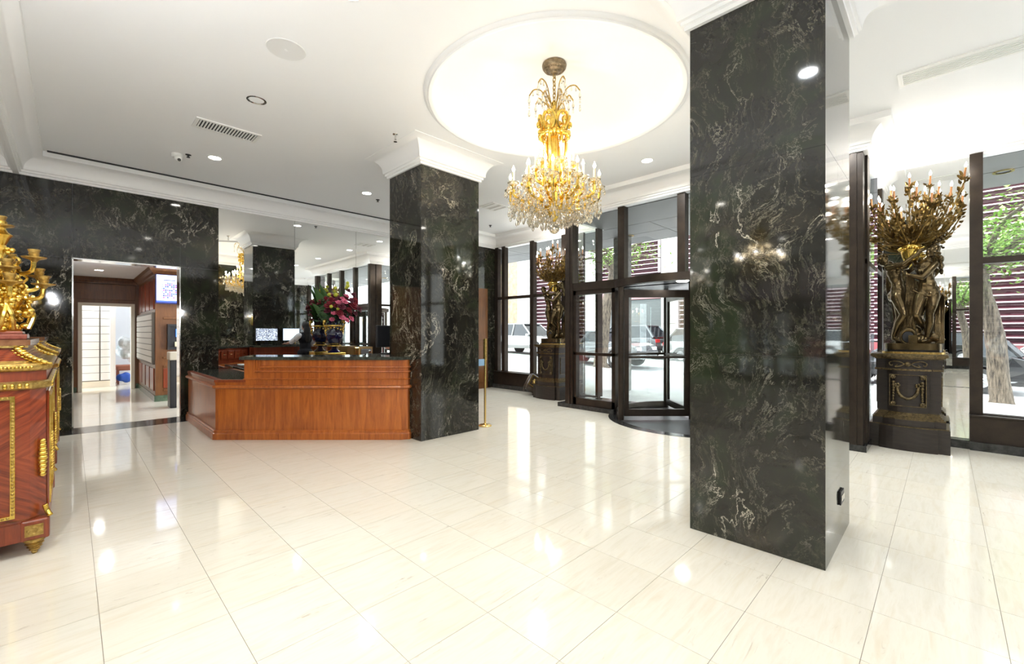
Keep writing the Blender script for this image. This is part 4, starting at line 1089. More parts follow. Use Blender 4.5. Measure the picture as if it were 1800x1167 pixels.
# candle arms
rc = random.Random(5)
candle_me = MB().lathe([(.001,0),(.016,0),(.013,.006),(.011,.008),(.011,.135),(.008,.138),(.001,.138)], 12).mesh('candle', M('ivory_candle', (.85,.68,.38), .5), True)
bulb_me = MB().lathe([(.001,0),(.008,.002),(.0155,.018),(.0145,.030),(.006,.050),(.0008,.066)], 12).mesh('bulb', BULB, 'all')
bob_me = MB().lathe([(.012,0),(.045,.004),(.062,.018),(.064,.024),(.058,.020),(.04,.010),(.012,.006)], 20).mesh('bobeche', CRYSTAL, 'all')
cup_me = MB().lathe([(.001,-.03),(.012,-.028),(.022,-.01),(.03,.0),(.001,.002)], 14).mesh('candle_cup', GOLD, True)
def arm(R, zcup, a, z0, dip, n=5):
    c, s = math.cos(a), math.sin(a)
    pts = spline([(.06*c,.06*s,cz(z0)), (R*.35*c,R*.35*s,cz(z0-.05)), (R*.68*c,R*.68*s,cz(dip)), (R*.97*c,R*.97*s,cz(dip+.05)), (R*1.0*c,R*1.0*s,cz(zcup-.03))], n)
    k = len(pts)
    MB().tube(pts, [.0195-.006*i/k for i in range(k)], 7).build('candle_arm', GOLD, ch, smooth=True)
    b = MB()
    for j in (int(k*.35), int(k*.62)):
        q = pts[j]; b.tube([q+Vector((c*.03*math.sin(t_)+0, s*.03*math.sin(t_), .03*math.cos(t_)+.03)) for t_ in [m_*.5 for m_ in range(10)]], .007, 6)
    b.build('arm_scroll', GOLD, ch, smooth=True)
    x, y, z = R*c, R*s, cz(zcup)
    put('candle_cup', cup_me, ch, (x, y, z)); put('bobeche', bob_me, ch, (x, y, z))
    cn = put('candle', candle_me, ch, (x, y, z)); put('bulb', bulb_me, cn, (0,0,.137))
    for j in range(6):
        aa = a+2*PI*j/6+.3
        put('crystal_drop', drop_me, ch, (x+.058*math.cos(aa), y+.058*math.sin(aa), z+.012), None, rc.uniform(.9, 1.25))
for k in range(12): arm(.47, 2.90+.0*(k % 2), 2*PI*k/12+.13, 2.78, 2.74)
for k in range(8): arm(.31, 2.99, 2*PI*k/8+.4, 2.84, 2.80)
for k in range(6): arm(.20, 3.15, 2*PI*k/6, 3.00, 2.99)
# lower crystal tiers
for R, zt, n, sc in ((.44,2.71,24,1.35), (.36,2.67,20,1.3), (.27,2.64,16,1.35), (.18,2.60,12,1.3), (.40,2.80,16,1.1)):
    MB().tube([(R*math.cos(a), R*math.sin(a), cz(zt)) for a in [2*PI*k/40 for k in range(40)]], .0025, 5, True).build('crystal_hoop', GOLD_OLD, ch, smooth=True)
    for k in range(n):
        a = 2*PI*k/n; put('crystal_drop', drop_me, ch, (R*math.cos(a), R*math.sin(a), cz(zt)), None, sc*rc.uniform(.9,1.15))
b = MB()
for k in range(24):
    a0, a1 = 2*PI*k/24, 2*PI*(k+1)/24
    for j in range(7):
        t_ = (j+.5)/7; a = a0+(a1-a0)*t_; R = .45; b.ell((R*math.cos(a), R*math.sin(a), cz(2.84)-.09*math.sin(PI*t_)), .0085, 6, 4)
    for j in range(9):
        t_ = (j+.5)/9; R = .42-.32*t_; b.ell((R*math.cos(a0), R*math.sin(a0), cz(2.74)-.08*math.sin(PI*t_)-.06*t_), .0085, 6, 4)
for k in range(6):
    a = 2*PI*k/6
    for j in range(14):
        t_ = (j+.5)/14; R = .12+.09*t_; b.ell((R*math.cos(a), R*math.sin(a), cz(3.46)-.32*t_), .008, 6, 4)
o = b.build('bead_swags', CRYSTAL, ch, smooth='all'); o['kind'] = 'stuff'
b = MB()
for k in range(30):
    a = rc.uniform(0, 2*PI); R = rc.uniform(.12, .42); z = rc.uniform(2.72, 2.93)
    b.ell((R*math.cos(a), R*math.sin(a), cz(z)), (.026,.02,.014), 7, 5, Matrix.Rotation(rc.uniform(0,3), 3, 'X'))
o = b.build('gilt_leaf_ornament', GOLD, ch, smooth='all'); o['kind'] = 'stuff'
b = MB()
for k in range(190):
    a = rc.uniform(0, 2*PI); R = .47*math.sqrt(rc.uniform(.03, 1.0)); z = rc.uniform(2.64, 2.90)-.10*(1-R/.47)
    s_ = rc.uniform(.8, 1.5); p_ = Vector((R*math.cos(a), R*math.sin(a), cz(z)))
    b.lathe([(r_*s_, h_*s_) for r_, h_ in ((.0004,0),(.0055,-.006),(.0035,-.012),(.010,-.030),(.0115,-.042),(.008,-.056),(.0004,-.064))], 6, p_)
    b.ell(p_+Vector((0,0,.012)), .009*s_, 6, 4)
for k in range(16):
    a = 2*PI*k/16+.1
    for j in range(3):
        p_ = Vector((.485*math.cos(a), .485*math.sin(a), cz(2.80)-.045*j)); b.ell(p_, .010, 6, 4)
    b.lathe([(.0004,0),(.0075,-.008),(.005,-.016),(.014,-.040),(.016,-.056),(.011,-.075),(.0004,-.086)], 6, Vector((.485*math.cos(a), .485*math.sin(a), cz(2.69))))
o = b.build('crystal_cluster', CRYSTAL, ch); o['kind'] = 'stuff'
MB().ell((0,0,cz(2.50)), .056, 16, 10).build('crystal_ball', CRYSTAL, ch)
for k in range(6):
    a = 2*PI*(2*k)/12+.13
    l = bpy.data.lights.new('chandelier_lamp', 'POINT'); l.energy = CHAND_W; l.color = LAMP_COL; l.shadow_soft_size = .016
    o = bpy.data.objects.new('chandelier_lamp', l); COL.objects.link(o); o.parent = ch; o.location = (.47*math.cos(a), .47*math.sin(a), cz(2.90)+.137+.092)
# ------------------------------------------------------------------ pedestal (local: front at -y, origin on the floor under its middle)
def make_pedestal(label, loc, rz):
    t = thing('pedestal', label, 'pedestal', loc, rz, group='ebonised statue pedestals')
    W, D = .36, .29
    def rnd(w, d, z0, z1, brk=.0):
        # front with a central break that bows slightly forward
        c = .10
        poly = [(-w, d), (-w, -d+.03), (-w+c, -d+.03), (-w+c, -d)]
        n = 8
        for k in range(n+1):
            u = -1+2*k/n; poly.append(((w-c)*u, -d-.045*(1-u*u)))
        poly += [(w-c, -d), (w-c, -d+.03), (w, -d+.03), (w, d)]
        q = []
        for p in poly:
            if not q or (abs(p[0]-q[-1][0])+abs(p[1]-q[-1][1])) > 1e-5: q.append(p)
        return q[::-1], z0, z1
    def pr(w, d, z0, z1, name, mat):
        q, a, b = rnd(w, d, z0, z1); return MB().prism(q, a, b).build(name, mat, t)
    pr(W, D, 0, .275, 'base_block', EBONY)
    pr(W-.008, D-.008, .275, .285, 'base_edge', PEDGOLD)
    pr(W-.035, D-.03, .285, .36, 'step_block', EBONY)
    for k in range(6):
        u = k/5; pr(W-.035-.055*math.sin(u*PI/2), D-.03-.045*math.sin(u*PI/2), .36+.016*k, .36+.016*(k+1)+.0005, 'torus_moulding', PEDGOLD if k < 5 else EBONY)
    pr(W-.075, D-.065, .455, .94, 'shaft', EBONY)
    pr(W-.055, D-.05, .94, .962, 'shaft_band', PEDGOLD)
    pr(W-.065, D-.058, .962, 1.075, 'frieze', EBONY)
    for k, e in enumerate((.055, .035, .02, .012, .02)):
        pr(W-e, D-e, 1.075+.012*k, 1.075+.012*(k+1)+.0005, 'cornice', PEDGOLD)
    # relief panel: frame, corner rosettes, swag and tassels
    fy = -(D-.065)-.033
    b = MB()
    for (x0, x1, z0, z1) in ((-.165,.165,.515,.522), (-.165,.165,.885,.892), (-.165,-.158,.515,.892), (.158,.165,.515,.892)): b.box(x0, x1, fy-.014, fy+.03, z0, z1)
    b.build('relief_frame', PEDGOLD, t)
    b = MB()
    for sx in (-1, 1):
        for z in (.545, .862):
            for k in range(7):
                a = 2*PI*k/7; b.ell((sx*.132+.016*math.cos(a), fy-.008, z+.016*math.sin(a)), (.012,.010,.012), 6, 5)
            b.ell((sx*.132, fy-.012, z), .012, 6, 5)
    b.build('rosettes', PEDGOLD, t, smooth='all')
    b = MB()
    for k in range(21):
        a = PI+PI*k/20; b.ell((.092*math.cos(a), fy-.012-.01*abs(math.sin(a)), .735+.125*math.sin(a)), (.017+.006*abs(math.sin(a)),.014,.016), 6, 5)
    for sx in (-1, 1):
        for k in range(7): b.ell((sx*.128, fy-.010, .80-.034*k), (.020-.0015*k,.012,.018), 6, 5)
        for k in range(5):
            a = 2*PI*k/5; b.ell((sx*.092+.018*math.cos(a), fy-.012, .765+.018*math.sin(a)), .014, 6, 5)
    b.build('swag_relief', PEDGOLD, t, smooth='all')
    fy2 = -(D-.058)-.046
    b = MB()
    for sx in (-1, 1):
        b.tube(spline([(0,fy2,1.0), (sx*.07,fy2,1.045), (sx*.13,fy2+.004,1.05), (sx*.165,fy2+.012,1.03), (sx*.155,fy2+.012,1.0), (sx*.135,fy2+.01,1.005)], 6), .007, 6)
        b.tube(spline([(0,fy2,1.045), (sx*.06,fy2,.995), (sx*.11,fy2+.004,.985), (sx*.09,fy2,1.01)], 6), .006, 6)
    b.ell((0,fy2-.002,1.02), (.03,.012,.028), 10, 8)
    b.build('frieze_scrolls', PEDGOLD, t, smooth='all')
    for sx in (-1, 1):
        b = MB(); x = sx*(W-.075)
        for (y0, y1, z0, z1) in ((-.14,.14,.53,.537), (-.14,.14,.86,.867), (-.14,-.133,.53,.867), (.133,.14,.53,.867)): b.box(x-.01, x+.01, y0, y1, z0, z1)
        b.build('side_frame', PEDGOLD, t)
    return t
ped = make_pedestal('ebonised pedestal with gilt swag relief under the statue right of the big column', (7.25, .31, 0), -PI/2)

# ------------------------------------------------------------------ bronze torchere: two figures carrying a flowering candle bowl
PZ = 1.137
def make_torchere(label, loc, rz):
    t = thing('statue_torchere', label, 'statue', loc, rz, group='bronze statue candelabra')
    t.scale = (.77, .80, 1.0)
    def P(xc, yc, d=0.0): return Vector(((xc-557)*.001327, d, 2.551-.001327*yc-PZ))
    # plinth
    def oval(a, b_, z0, z1, n=40):
        return MB().prism([(a*abs(math.cos(2*PI*k/n))**.6*math.copysign(1, math.cos(2*PI*k/n)), b_*abs(math.sin(2*PI*k/n))**.6*math.copysign(1, math.sin(2*PI*k/n))) for k in range(n)], z0, z1)
    oval(.37, .27, .001, .025).build('lower_plinth', GOLD_OLD, t, smooth=True)
    oval(.345, .25, .025, .05).build('plinth_band', M('dark_plinth', (.02,.018,.016), .15, .3), t, smooth=True)
    oval(.345, .25, .05, .125).build('plinth', STATUE, t, smooth=True)
    # left figure, leaning in from the left with the near arm round the bowl
    b = MB()
    b.ell(P(288,185,0), (.064,.078,.078)); b.ell(P(305,210,-.03), (.045,.05,.05)); hc = P(288,185,0); b.ell(hc+Vector((.052,-.052,-.004)), (.014,.014,.020), 8, 6); b.ell(hc+Vector((.046,-.050,-.048)), (.020,.020,.016), 8, 6); b.ell(hc+Vector((.044,-.056,.024)), (.026,.018,.010), 8, 6); b.ell(hc+Vector((.050,-.050,-.028)), (.014,.012,.006), 8, 6); b.limb(P(318,225,0), P(358,262,0), .038, .042)
    b.ell(P(383,298,0), (.095,.085,.10)); b.ell(P(398,350,-.01), (.085,.08,.09)); b.ell(P(414,410,0), (.074,.066,.09)); b.ell(P(418,465,0), (.088,.078,.08)); b.ell(P(418,515,0), (.100,.09,.09))
    b.ell(P(372,530,.03), (.066,.07,.075)); b.ell(P(430,305,-.055), (.036,.036,.036)); b.ell(P(462,310,.03), (.034,.034,.034))
    b.limb(P(412,545,-.03), P(455,640,-.06), .082, .066); b.limb(P(455,640,-.06), P(478,705,-.07), .066, .050)
    b.limb(P(478,705,-.07), P(425,790,-.03), .049, .047); b.limb(P(425,790,-.03), P(383,905,.0), .045, .027); b.limb(P(378,925,.02), P(440,952,-.06), .027, .019)
    b.limb(P(420,560,.06), P(432,720,.04), .075, .046); b.limb(P(432,720,.04), P(375,880,.11), .044, .026); b.limb(P(370,905,.12), P(400,945,.06), .025, .018)
    b.limb(P(328,262,-.07), P(400,252,-.12), .043, .037); b.limb(P(400,252,-.12), P(480,246,-.16), .036, .032); b.limb(P(480,246,-.16), P(600,165,-.17), .033, .022)
    b.ell(P(620,142,-.165), (.03,.016,.03))
    for k in range(4): b.limb(P(628,135,-.165), P(646+5*k,112+9*k,-.14), .010, .0085)
    b.limb(P(605,160,-.16), P(612,132,-.15), .010, .008)
    b.limb(P(430,268,.07), P(500,250,.10), .04, .033); b.limb(P(500,250,.10), P(560,180,.14), .03, .022)
    me = remesh(b, .0085, 5); me.materials.append(STATUE); put('figure', me, t)
    b = MB(); b.ell(P(272,172,.01), (.072,.082,.07)); b.ell(P(248,190,.02), (.035,.045,.045)); b.ell(P(300,150,0), (.05,.07,.03))
    for k in range(10): b.ell(P(262+12*(k % 5), 140+9*(k//5), -.05+.02*(k % 3)), .022, 7, 5)
    me = remesh(b, .009, 2); me.materials.append(STATUE); put('hair', me, t)
    # right figure, frontal, near hand reaching across
    b = MB()
    b.ell(P(718,140,-.03), (.060,.074,.078)); hc = P(718,140,-.03); b.ell(hc+Vector((-.042,-.066,-.006)), (.013,.016,.020), 8, 6); b.ell(hc+Vector((-.030,-.058,-.060)), (.020,.020,.016), 8, 6); b.ell(hc+Vector((-.034,-.064,.022)), (.026,.018,.010), 8, 6); b.ell(hc+Vector((-.036,-.064,-.034)), (.014,.012,.006), 8, 6); b.limb(P(705,190,0), P(682,240,0), .040, .046)
    b.ell(P(664,275,0), (.112,.085,.085)); b.ell(P(664,325,-.01), (.105,.085,.09)); b.ell(P(618,318,-.065), (.042,.042,.042)); b.ell(P(682,325,-.075), (.044,.044,.044))
    b.ell(P(678,395,0), (.094,.078,.09)); b.ell(P(682,440,-.005), (.112,.088,.085)); b.ell(P(684,490,0), (.126,.098,.09)); b.ell(P(745,500,.03), (.07,.08,.08))
    b.limb(P(730,545,-.02), P(718,630,-.04), .094, .074); b.limb(P(718,630,-.04), P(704,705,-.05), .072, .052)
    b.limb(P(704,705,-.05), P(705,780,-.02), .050, .052); b.limb(P(705,780,-.02), P(682,910,0), .050, .029); b.limb(P(680,930,.02), P(640,952,-.07), .029, .02)
    b.limb(P(632,545,-.04), P(605,630,-.09), .086, .070); b.limb(P(605,630,-.09), P(588,705,-.12), .070, .052)
    b.limb(P(588,705,-.12), P(620,770,-.02), .050, .046); b.limb(P(620,770,-.02), P(662,830,.10), .045, .028); b.limb(P(668,840,.12), P(672,890,.10), .026, .02)
    b.limb(P(752,262,-.04), P(700,320,-.10), .047, .04); b.limb(P(700,320,-.10), P(640,382,-.15), .040, .035); b.limb(P(640,382,-.15), P(535,352,-.17), .035, .023)
    b.ell(P(512,345,-.17), (.032,.018,.022))
    for k in range(4): b.limb(P(498,338+5*k,-.17), P(468,322+12*k,-.15), .010, .0085)
    b.limb(P(515,335,-.17), P(500,312,-.16), .010, .008)
    b.limb(P(590,262,.03), P(570,215,.10), .044, .035); b.limb(P(570,215,.10), P(595,140,.15), .032, .024)
    me = remesh(b, .0085, 5); me.materials.append(STATUE); put('figure', me, t)
    b = MB(); b.ell(P(742,118,.0), (.076,.085,.064)); b.ell(P(752,160,.02), (.06,.07,.05)); b.ell(P(795,215,.03), (.042,.05,.05)); b.ell(P(800,275,.04), (.028,.035,.04)); b.ell(P(690,155,.0), (.03,.05,.04))
    b.tube(spline([P(700,120,-.06), P(745,150,-.085), P(800,170,-.04)], 6), .015, 7)
    me = remesh(b, .009, 2); me.materials.append(STATUE); put('hair', me, t)
    b = MB(); b.tube(spline([P(735,70,0), P(755,40,0), P(790,30,0), P(815,35,0)], 5), .006, 6)
    for q in ((735,60), (760,38), (795,22), (815,38), (780,45)): b.ell(P(q[0], q[1]), (.022,.02,.014), 8, 6)
    b.build('hair_sprig', STATUE, t, smooth='all')
    # draperies
    b = MB(); rd_ = random.Random(4)
    for k in range(9):
        x = 492+k*10; b.tube(spline([P(505+k*7,345,.02), P(x+4,520,.03+.01*(k % 2)), P(x-8+rd_.uniform(-8,8),720,.02), P(x-30+k*6,955,.03)], 6), [.012+.004*math.sin(i) for i in range(19)], 7)
    me = remesh(b, .007, 2); me.materials.append(STATUE); put('drapery', me, t)
    b = MB()
    for k in range(9):
        x = 752+k*8; b.tube(spline([P(735+k*7,430+k*12,.06), P(x+8,560,.09-.006*k+.022*(k % 2)), P(x+rd_.uniform(-4,6),760,.06+.030*(k % 2)), P(x+4,968,.05+.035*(k % 2))], 6), .012, 7)
    b.tube(spline([P(560,485,-.08), P(640,530,-.11), P(720,545,-.10), P(800,545,-.02)], 6), .013, 7)
    me = remesh(b, .007, 2); me.materials.append(STATUE); put('drapery', me, t)
    b = MB()
    for k in range(7): b.tube(spline([P(318+k*6,300+k*15,.06), P(322+k*9,480,.10), P(370+k*4,620,.12), P(400+k*10,950,.12)], 6), .017, 7)
    me = remesh(b, .008, 2); me.materials.append(STATUE); put('drapery', me, t)
    b = MB()
    for k in range(14): b.ell(P(430+k*25, 940+rd_.uniform(-30,10), .06+rd_.uniform(-.02,.05)), (rd_.uniform(.05,.08), .06, rd_.uniform(.04,.07)), 8, 6)
    b.ell(P(560,880,.10), (.11,.06,.11)); b.limb(P(530,900,.1), P(560,500,.10), .05, .06)
    me = remesh(b, .012, 2); me.materials.append(STATUE); put('rockwork', me, t)
    b = MB(); c = P(520,912,-.10)
    b.tube([c+Vector((.088*math.cos(a), 0, .088*math.sin(a))) for a in [2*PI*k/28 for k in range(28)]], .022, 10, True)
    b.tube([c+Vector((0,.01,0)), c+Vector((.0,.14,.03))], [.095,.085], 20)
    b.build('water_urn', STATUE, t, smooth='all')
    MB().lathe([(.001,0),(.07,0),(.001,.01)], 20).xf(Matrix.Translation(c+Vector((0,-.004,0))) @ Matrix.Rotation(PI/2, 4, 'X')).build('urn_mouth', DARKGAP, t)
    MB().prism([(-.045,-.17),(.06,-.17),(.035,-.09),(-.03,-.09)], .125, .225).build('water_spout', STATUE, t)
    # bowl
    c = P(540,160,0)
    bz = 2.262-PZ
    MB().lathe([(.001,0),(.055,.0),(.085,.012),(.105,.05),(.118,.10),(.125,.145),(.150,.160),(.152,.172),(.135,.178),(.128,.195),(.112,.205),(.001,.205)], 36, (c.x, 0, bz)).build('gilt_bowl', GOLD, t, smooth=True)
    b = MB()
    for k in range(28):
        a = 2*PI*k/28; b.ell((c.x+.145*math.cos(a), .145*math.sin(a), bz+.150+.012*math.cos(4*a)), (.018,.018,.014), 6, 5)
    b.build('bowl_garland', GOLD, t, smooth='all')
    # branches and candles
    tips = [(-.489,3.162,-.10),(-.418,3.179,.20),(-.37,3.065,-.25),(-.263,3.266,.10),(-.201,3.173,-.30),(-.038,3.358,0),(.03,3.07,.40),(.056,3.168,-.34),(.13,3.228,.33),(.198,3.325,-.08),(.29,3.244,.24),(.568,3.363,.0),(-.554,2.907,.08),(.545,3.08,.20),(.222,3.06,-.38),(-.24,3.02,.40),(.42,3.12,-.26)]
    bz0 = Vector((c.x, 0, 2.46-PZ))
    cm = MB().lathe([(.001,0),(.015,0),(.013,.005),(.0125,.125),(.001,.127)], 12).mesh('candle', M('amber_candle', (.50,.22,.08), .5), True)
    bm_ = MB().lathe([(.001,0),(.008,.002),(.0155,.018),(.0145,.030),(.006,.048),(.0008,.062)], 12).mesh('bulb', BULBW, 'all')
    pan = MB()
    for k in range(8):
        a = 2*PI*k/8; pan.ell((.032*math.cos(a), .032*math.sin(a), .006*(k % 2)), (.026,.016,.006), 7, 5, Matrix.Rotation(a, 3, 'Z') @ Matrix.Rotation(-.35, 3, 'Y'))
    pan.lathe([(.001,-.025),(.012,-.022),(.026,-.006),(.03,.006),(.001,.008)], 14)
    pan_me = pan.mesh('leaf_pan', LEAFBR, 'all')
    lf = MB()
    rl = random.Random(9)
    def leaf(p, d, size):
        d = d.normalized(); s = d.cross(Vector((rl.uniform(-1,1), rl.uniform(-1,1), rl.uniform(-1,1)))).normalized(); n_ = s.cross(d)
        p = V(p)
        rr_ = math.hypot(p.x-bz0.x, p.y); lim = bz0.z+.30*max(0.0, rr_-.10)
        if p.z < lim or (p+d*size).z < lim: return
        vs = [p, p+d*size*.35+s*size*.30+n_*size*.06, p+d*size*.75+s*size*.20+n_*size*.10, p+d*size, p+d*size*.75-s*size*.20+n_*size*.10, p+d*size*.35-s*size*.30+n_*size*.06, p+d*size*.5-n_*size*.03]
        lf.add(vs, [(0,1,6),(1,2,6),(2,3,6),(3,4,6),(4,5,6),(5,0,6)])
    for (u, z, w) in tips:
        top = Vector((u, w, z-.19-PZ)); lean = Vector((u*.22, w*.22, 1)).normalized()
        mid = bz0+(top-bz0)*.5+Vector((u*.22, w*.22, -.04 if abs(u) > .3 else 0))
        pts = spline([bz0+Vector((u*.08, w*.08, -.03)), bz0+(top-bz0)*.22+Vector((u*.10,w*.10,-.03)), mid, top-lean*.06, top], 6)
        MB().tube(pts, [.0125-.005*i/len(pts) for i in range(len(pts))], 7).build('branch', LEAFBR, t, smooth=True)
        q = lean.to_track_quat('Z', 'Y').to_euler()
        put('leaf_pan', pan_me, t, top, q)
        cn = put('candle', cm, t, top, q)
        put('bulb', bm_, cn, (0,0,.126))
        for k in range(36):
            i = rl.randrange(5, len(pts)-1); p = pts[i]
            d = (pts[i+1]-pts[i]).normalized()+Vector((rl.uniform(-1,1), rl.uniform(-1,1), rl.uniform(-.7,.7)))
            st_ = p+d.normalized()*rl.uniform(.0,.05)
            leaf(st_, d, rl.uniform(.045,.085))
        if rl.random() < .8:
            i = rl.randrange(8, 18); p = pts[i]+Vector((rl.uniform(-.05,.05), rl.uniform(-.05,.05), .02))
            for k in range(6):
                a = 2*PI*k/6; lf.ell(p+Vector((.018*math.cos(a), .018*math.sin(a), .006*(k % 2))), (.018,.014,.012), 6, 4)
    # twigs filling the bouquet
    tw = MB()
    for k in range(64):
        a = rl.uniform(0, 2*PI); R = rl.uniform(.15, .50); h = rl.uniform(.12, .50)*(1-.25*(R > .4))
        e = bz0+Vector((R*math.cos(a)*1.15, R*math.sin(a)*.85, h)); m_ = bz0+(e-bz0)*.55+Vector((.06*math.cos(a), .05*math.sin(a), -.02))
        pts = spline([bz0+Vector((.06*math.cos(a), .06*math.sin(a), .01)), m_, e], 6); tw.tube(pts, .0055, 5)
        for j in range(9):
            i = rl.randrange(3, len(pts)-1); d = (pts[i+1]-pts[i]).normalized()*.6+Vector((rl.uniform(-1,1), rl.uniform(-1,1), rl.uniform(-.6,.6))); leaf(pts[i], d, rl.uniform(.04,.08))
        leaf(e, e-m_, .07)
    o = tw.build('twigs', LEAFBR, t, smooth='all'); o['kind'] = 'stuff'
    o = lf.build('bronze_leaves', LEAFBR, t, smooth='all'); o['kind'] = 'stuff'
    for (u, z, w) in (tips[0], tips[5], tips[11]):
        l = bpy.data.lights.new('torchere_lamp', 'POINT'); l.energy = TORCH_W; l.color = LAMP_COL; l.shadow_soft_size = .016
        o = bpy.data.objects.new('torchere_lamp', l); COL.objects.link(o); o.parent = t; o.location = (u*1.02, w*1.02, z+.03-PZ)
    return t
tor = make_torchere('bronze statue of two women carrying a gilt bowl of lit candles by the right window', (7.25, .275, PZ), -PI/2)
ped2 = copy_tree(ped); ped2.location = (7.25, 5.92, 0)
ped2['label'] = 'ebonised gilt pedestal under the farther statue left of the revolving door'
tor2 = copy_tree(tor); tor2.location = (7.25, 5.92, PZ)
tor2['label'] = 'farther bronze statue of two women with lit candles left of the revolving door'

# carved stool tipped against the farther pedestal
cb = thing('tilted_stool', 'dark carved stool with gilt square panel tipped against the farther pedestal', 'stool', (7.25, 6.50, 0))
R_ = Matrix.Translation((0,0,.245)) @ Matrix.Rotation(math.radians(-40), 4, 'Z') @ Matrix.Rotation(math.radians(33), 4, 'Y') @ Matrix.Rotation(math.radians(-28), 4, 'X')
WALN = make_noise_mat('dark_walnut', (.03,.018,.010), (.07,.042,.022), 9, .35)
MB().cbox(-.17,.17,-.11,.11,-.17,.17,.03).xf(R_).build('seat_box', WALN, cb)
b = MB()
for (x0,x1,z0,z1) in ((-.13,.13,-.13,-.11),(-.13,.13,.11,.13),(-.13,-.11,-.11,.11),(.11,.13,-.11,.11)): b.box(x0,x1,-.122,-.10,z0,z1)
b.xf(R_).build('gilt_frame', GOLD_OLD, cb)
b = MB(); b.ell((0,-.115,0), (.055,.02,.055), 12, 8)
for k in range(8):
    a = 2*PI*k/8; b.ell((.06*math.cos(a), -.112, .06*math.sin(a)), (.02,.012,.02), 7, 5)
b.xf(R_).build('carved_medallion', GOLD_OLD, cb, smooth='all')
for sx in (-1, 1):
    for sy in (-1, 1): MB().tube([(sx*.13, sy*.08, -.16), (sx*.12, sy*.07, -.24)], [.03,.018], 8).xf(R_).build('leg', WALN, cb, smooth=True)

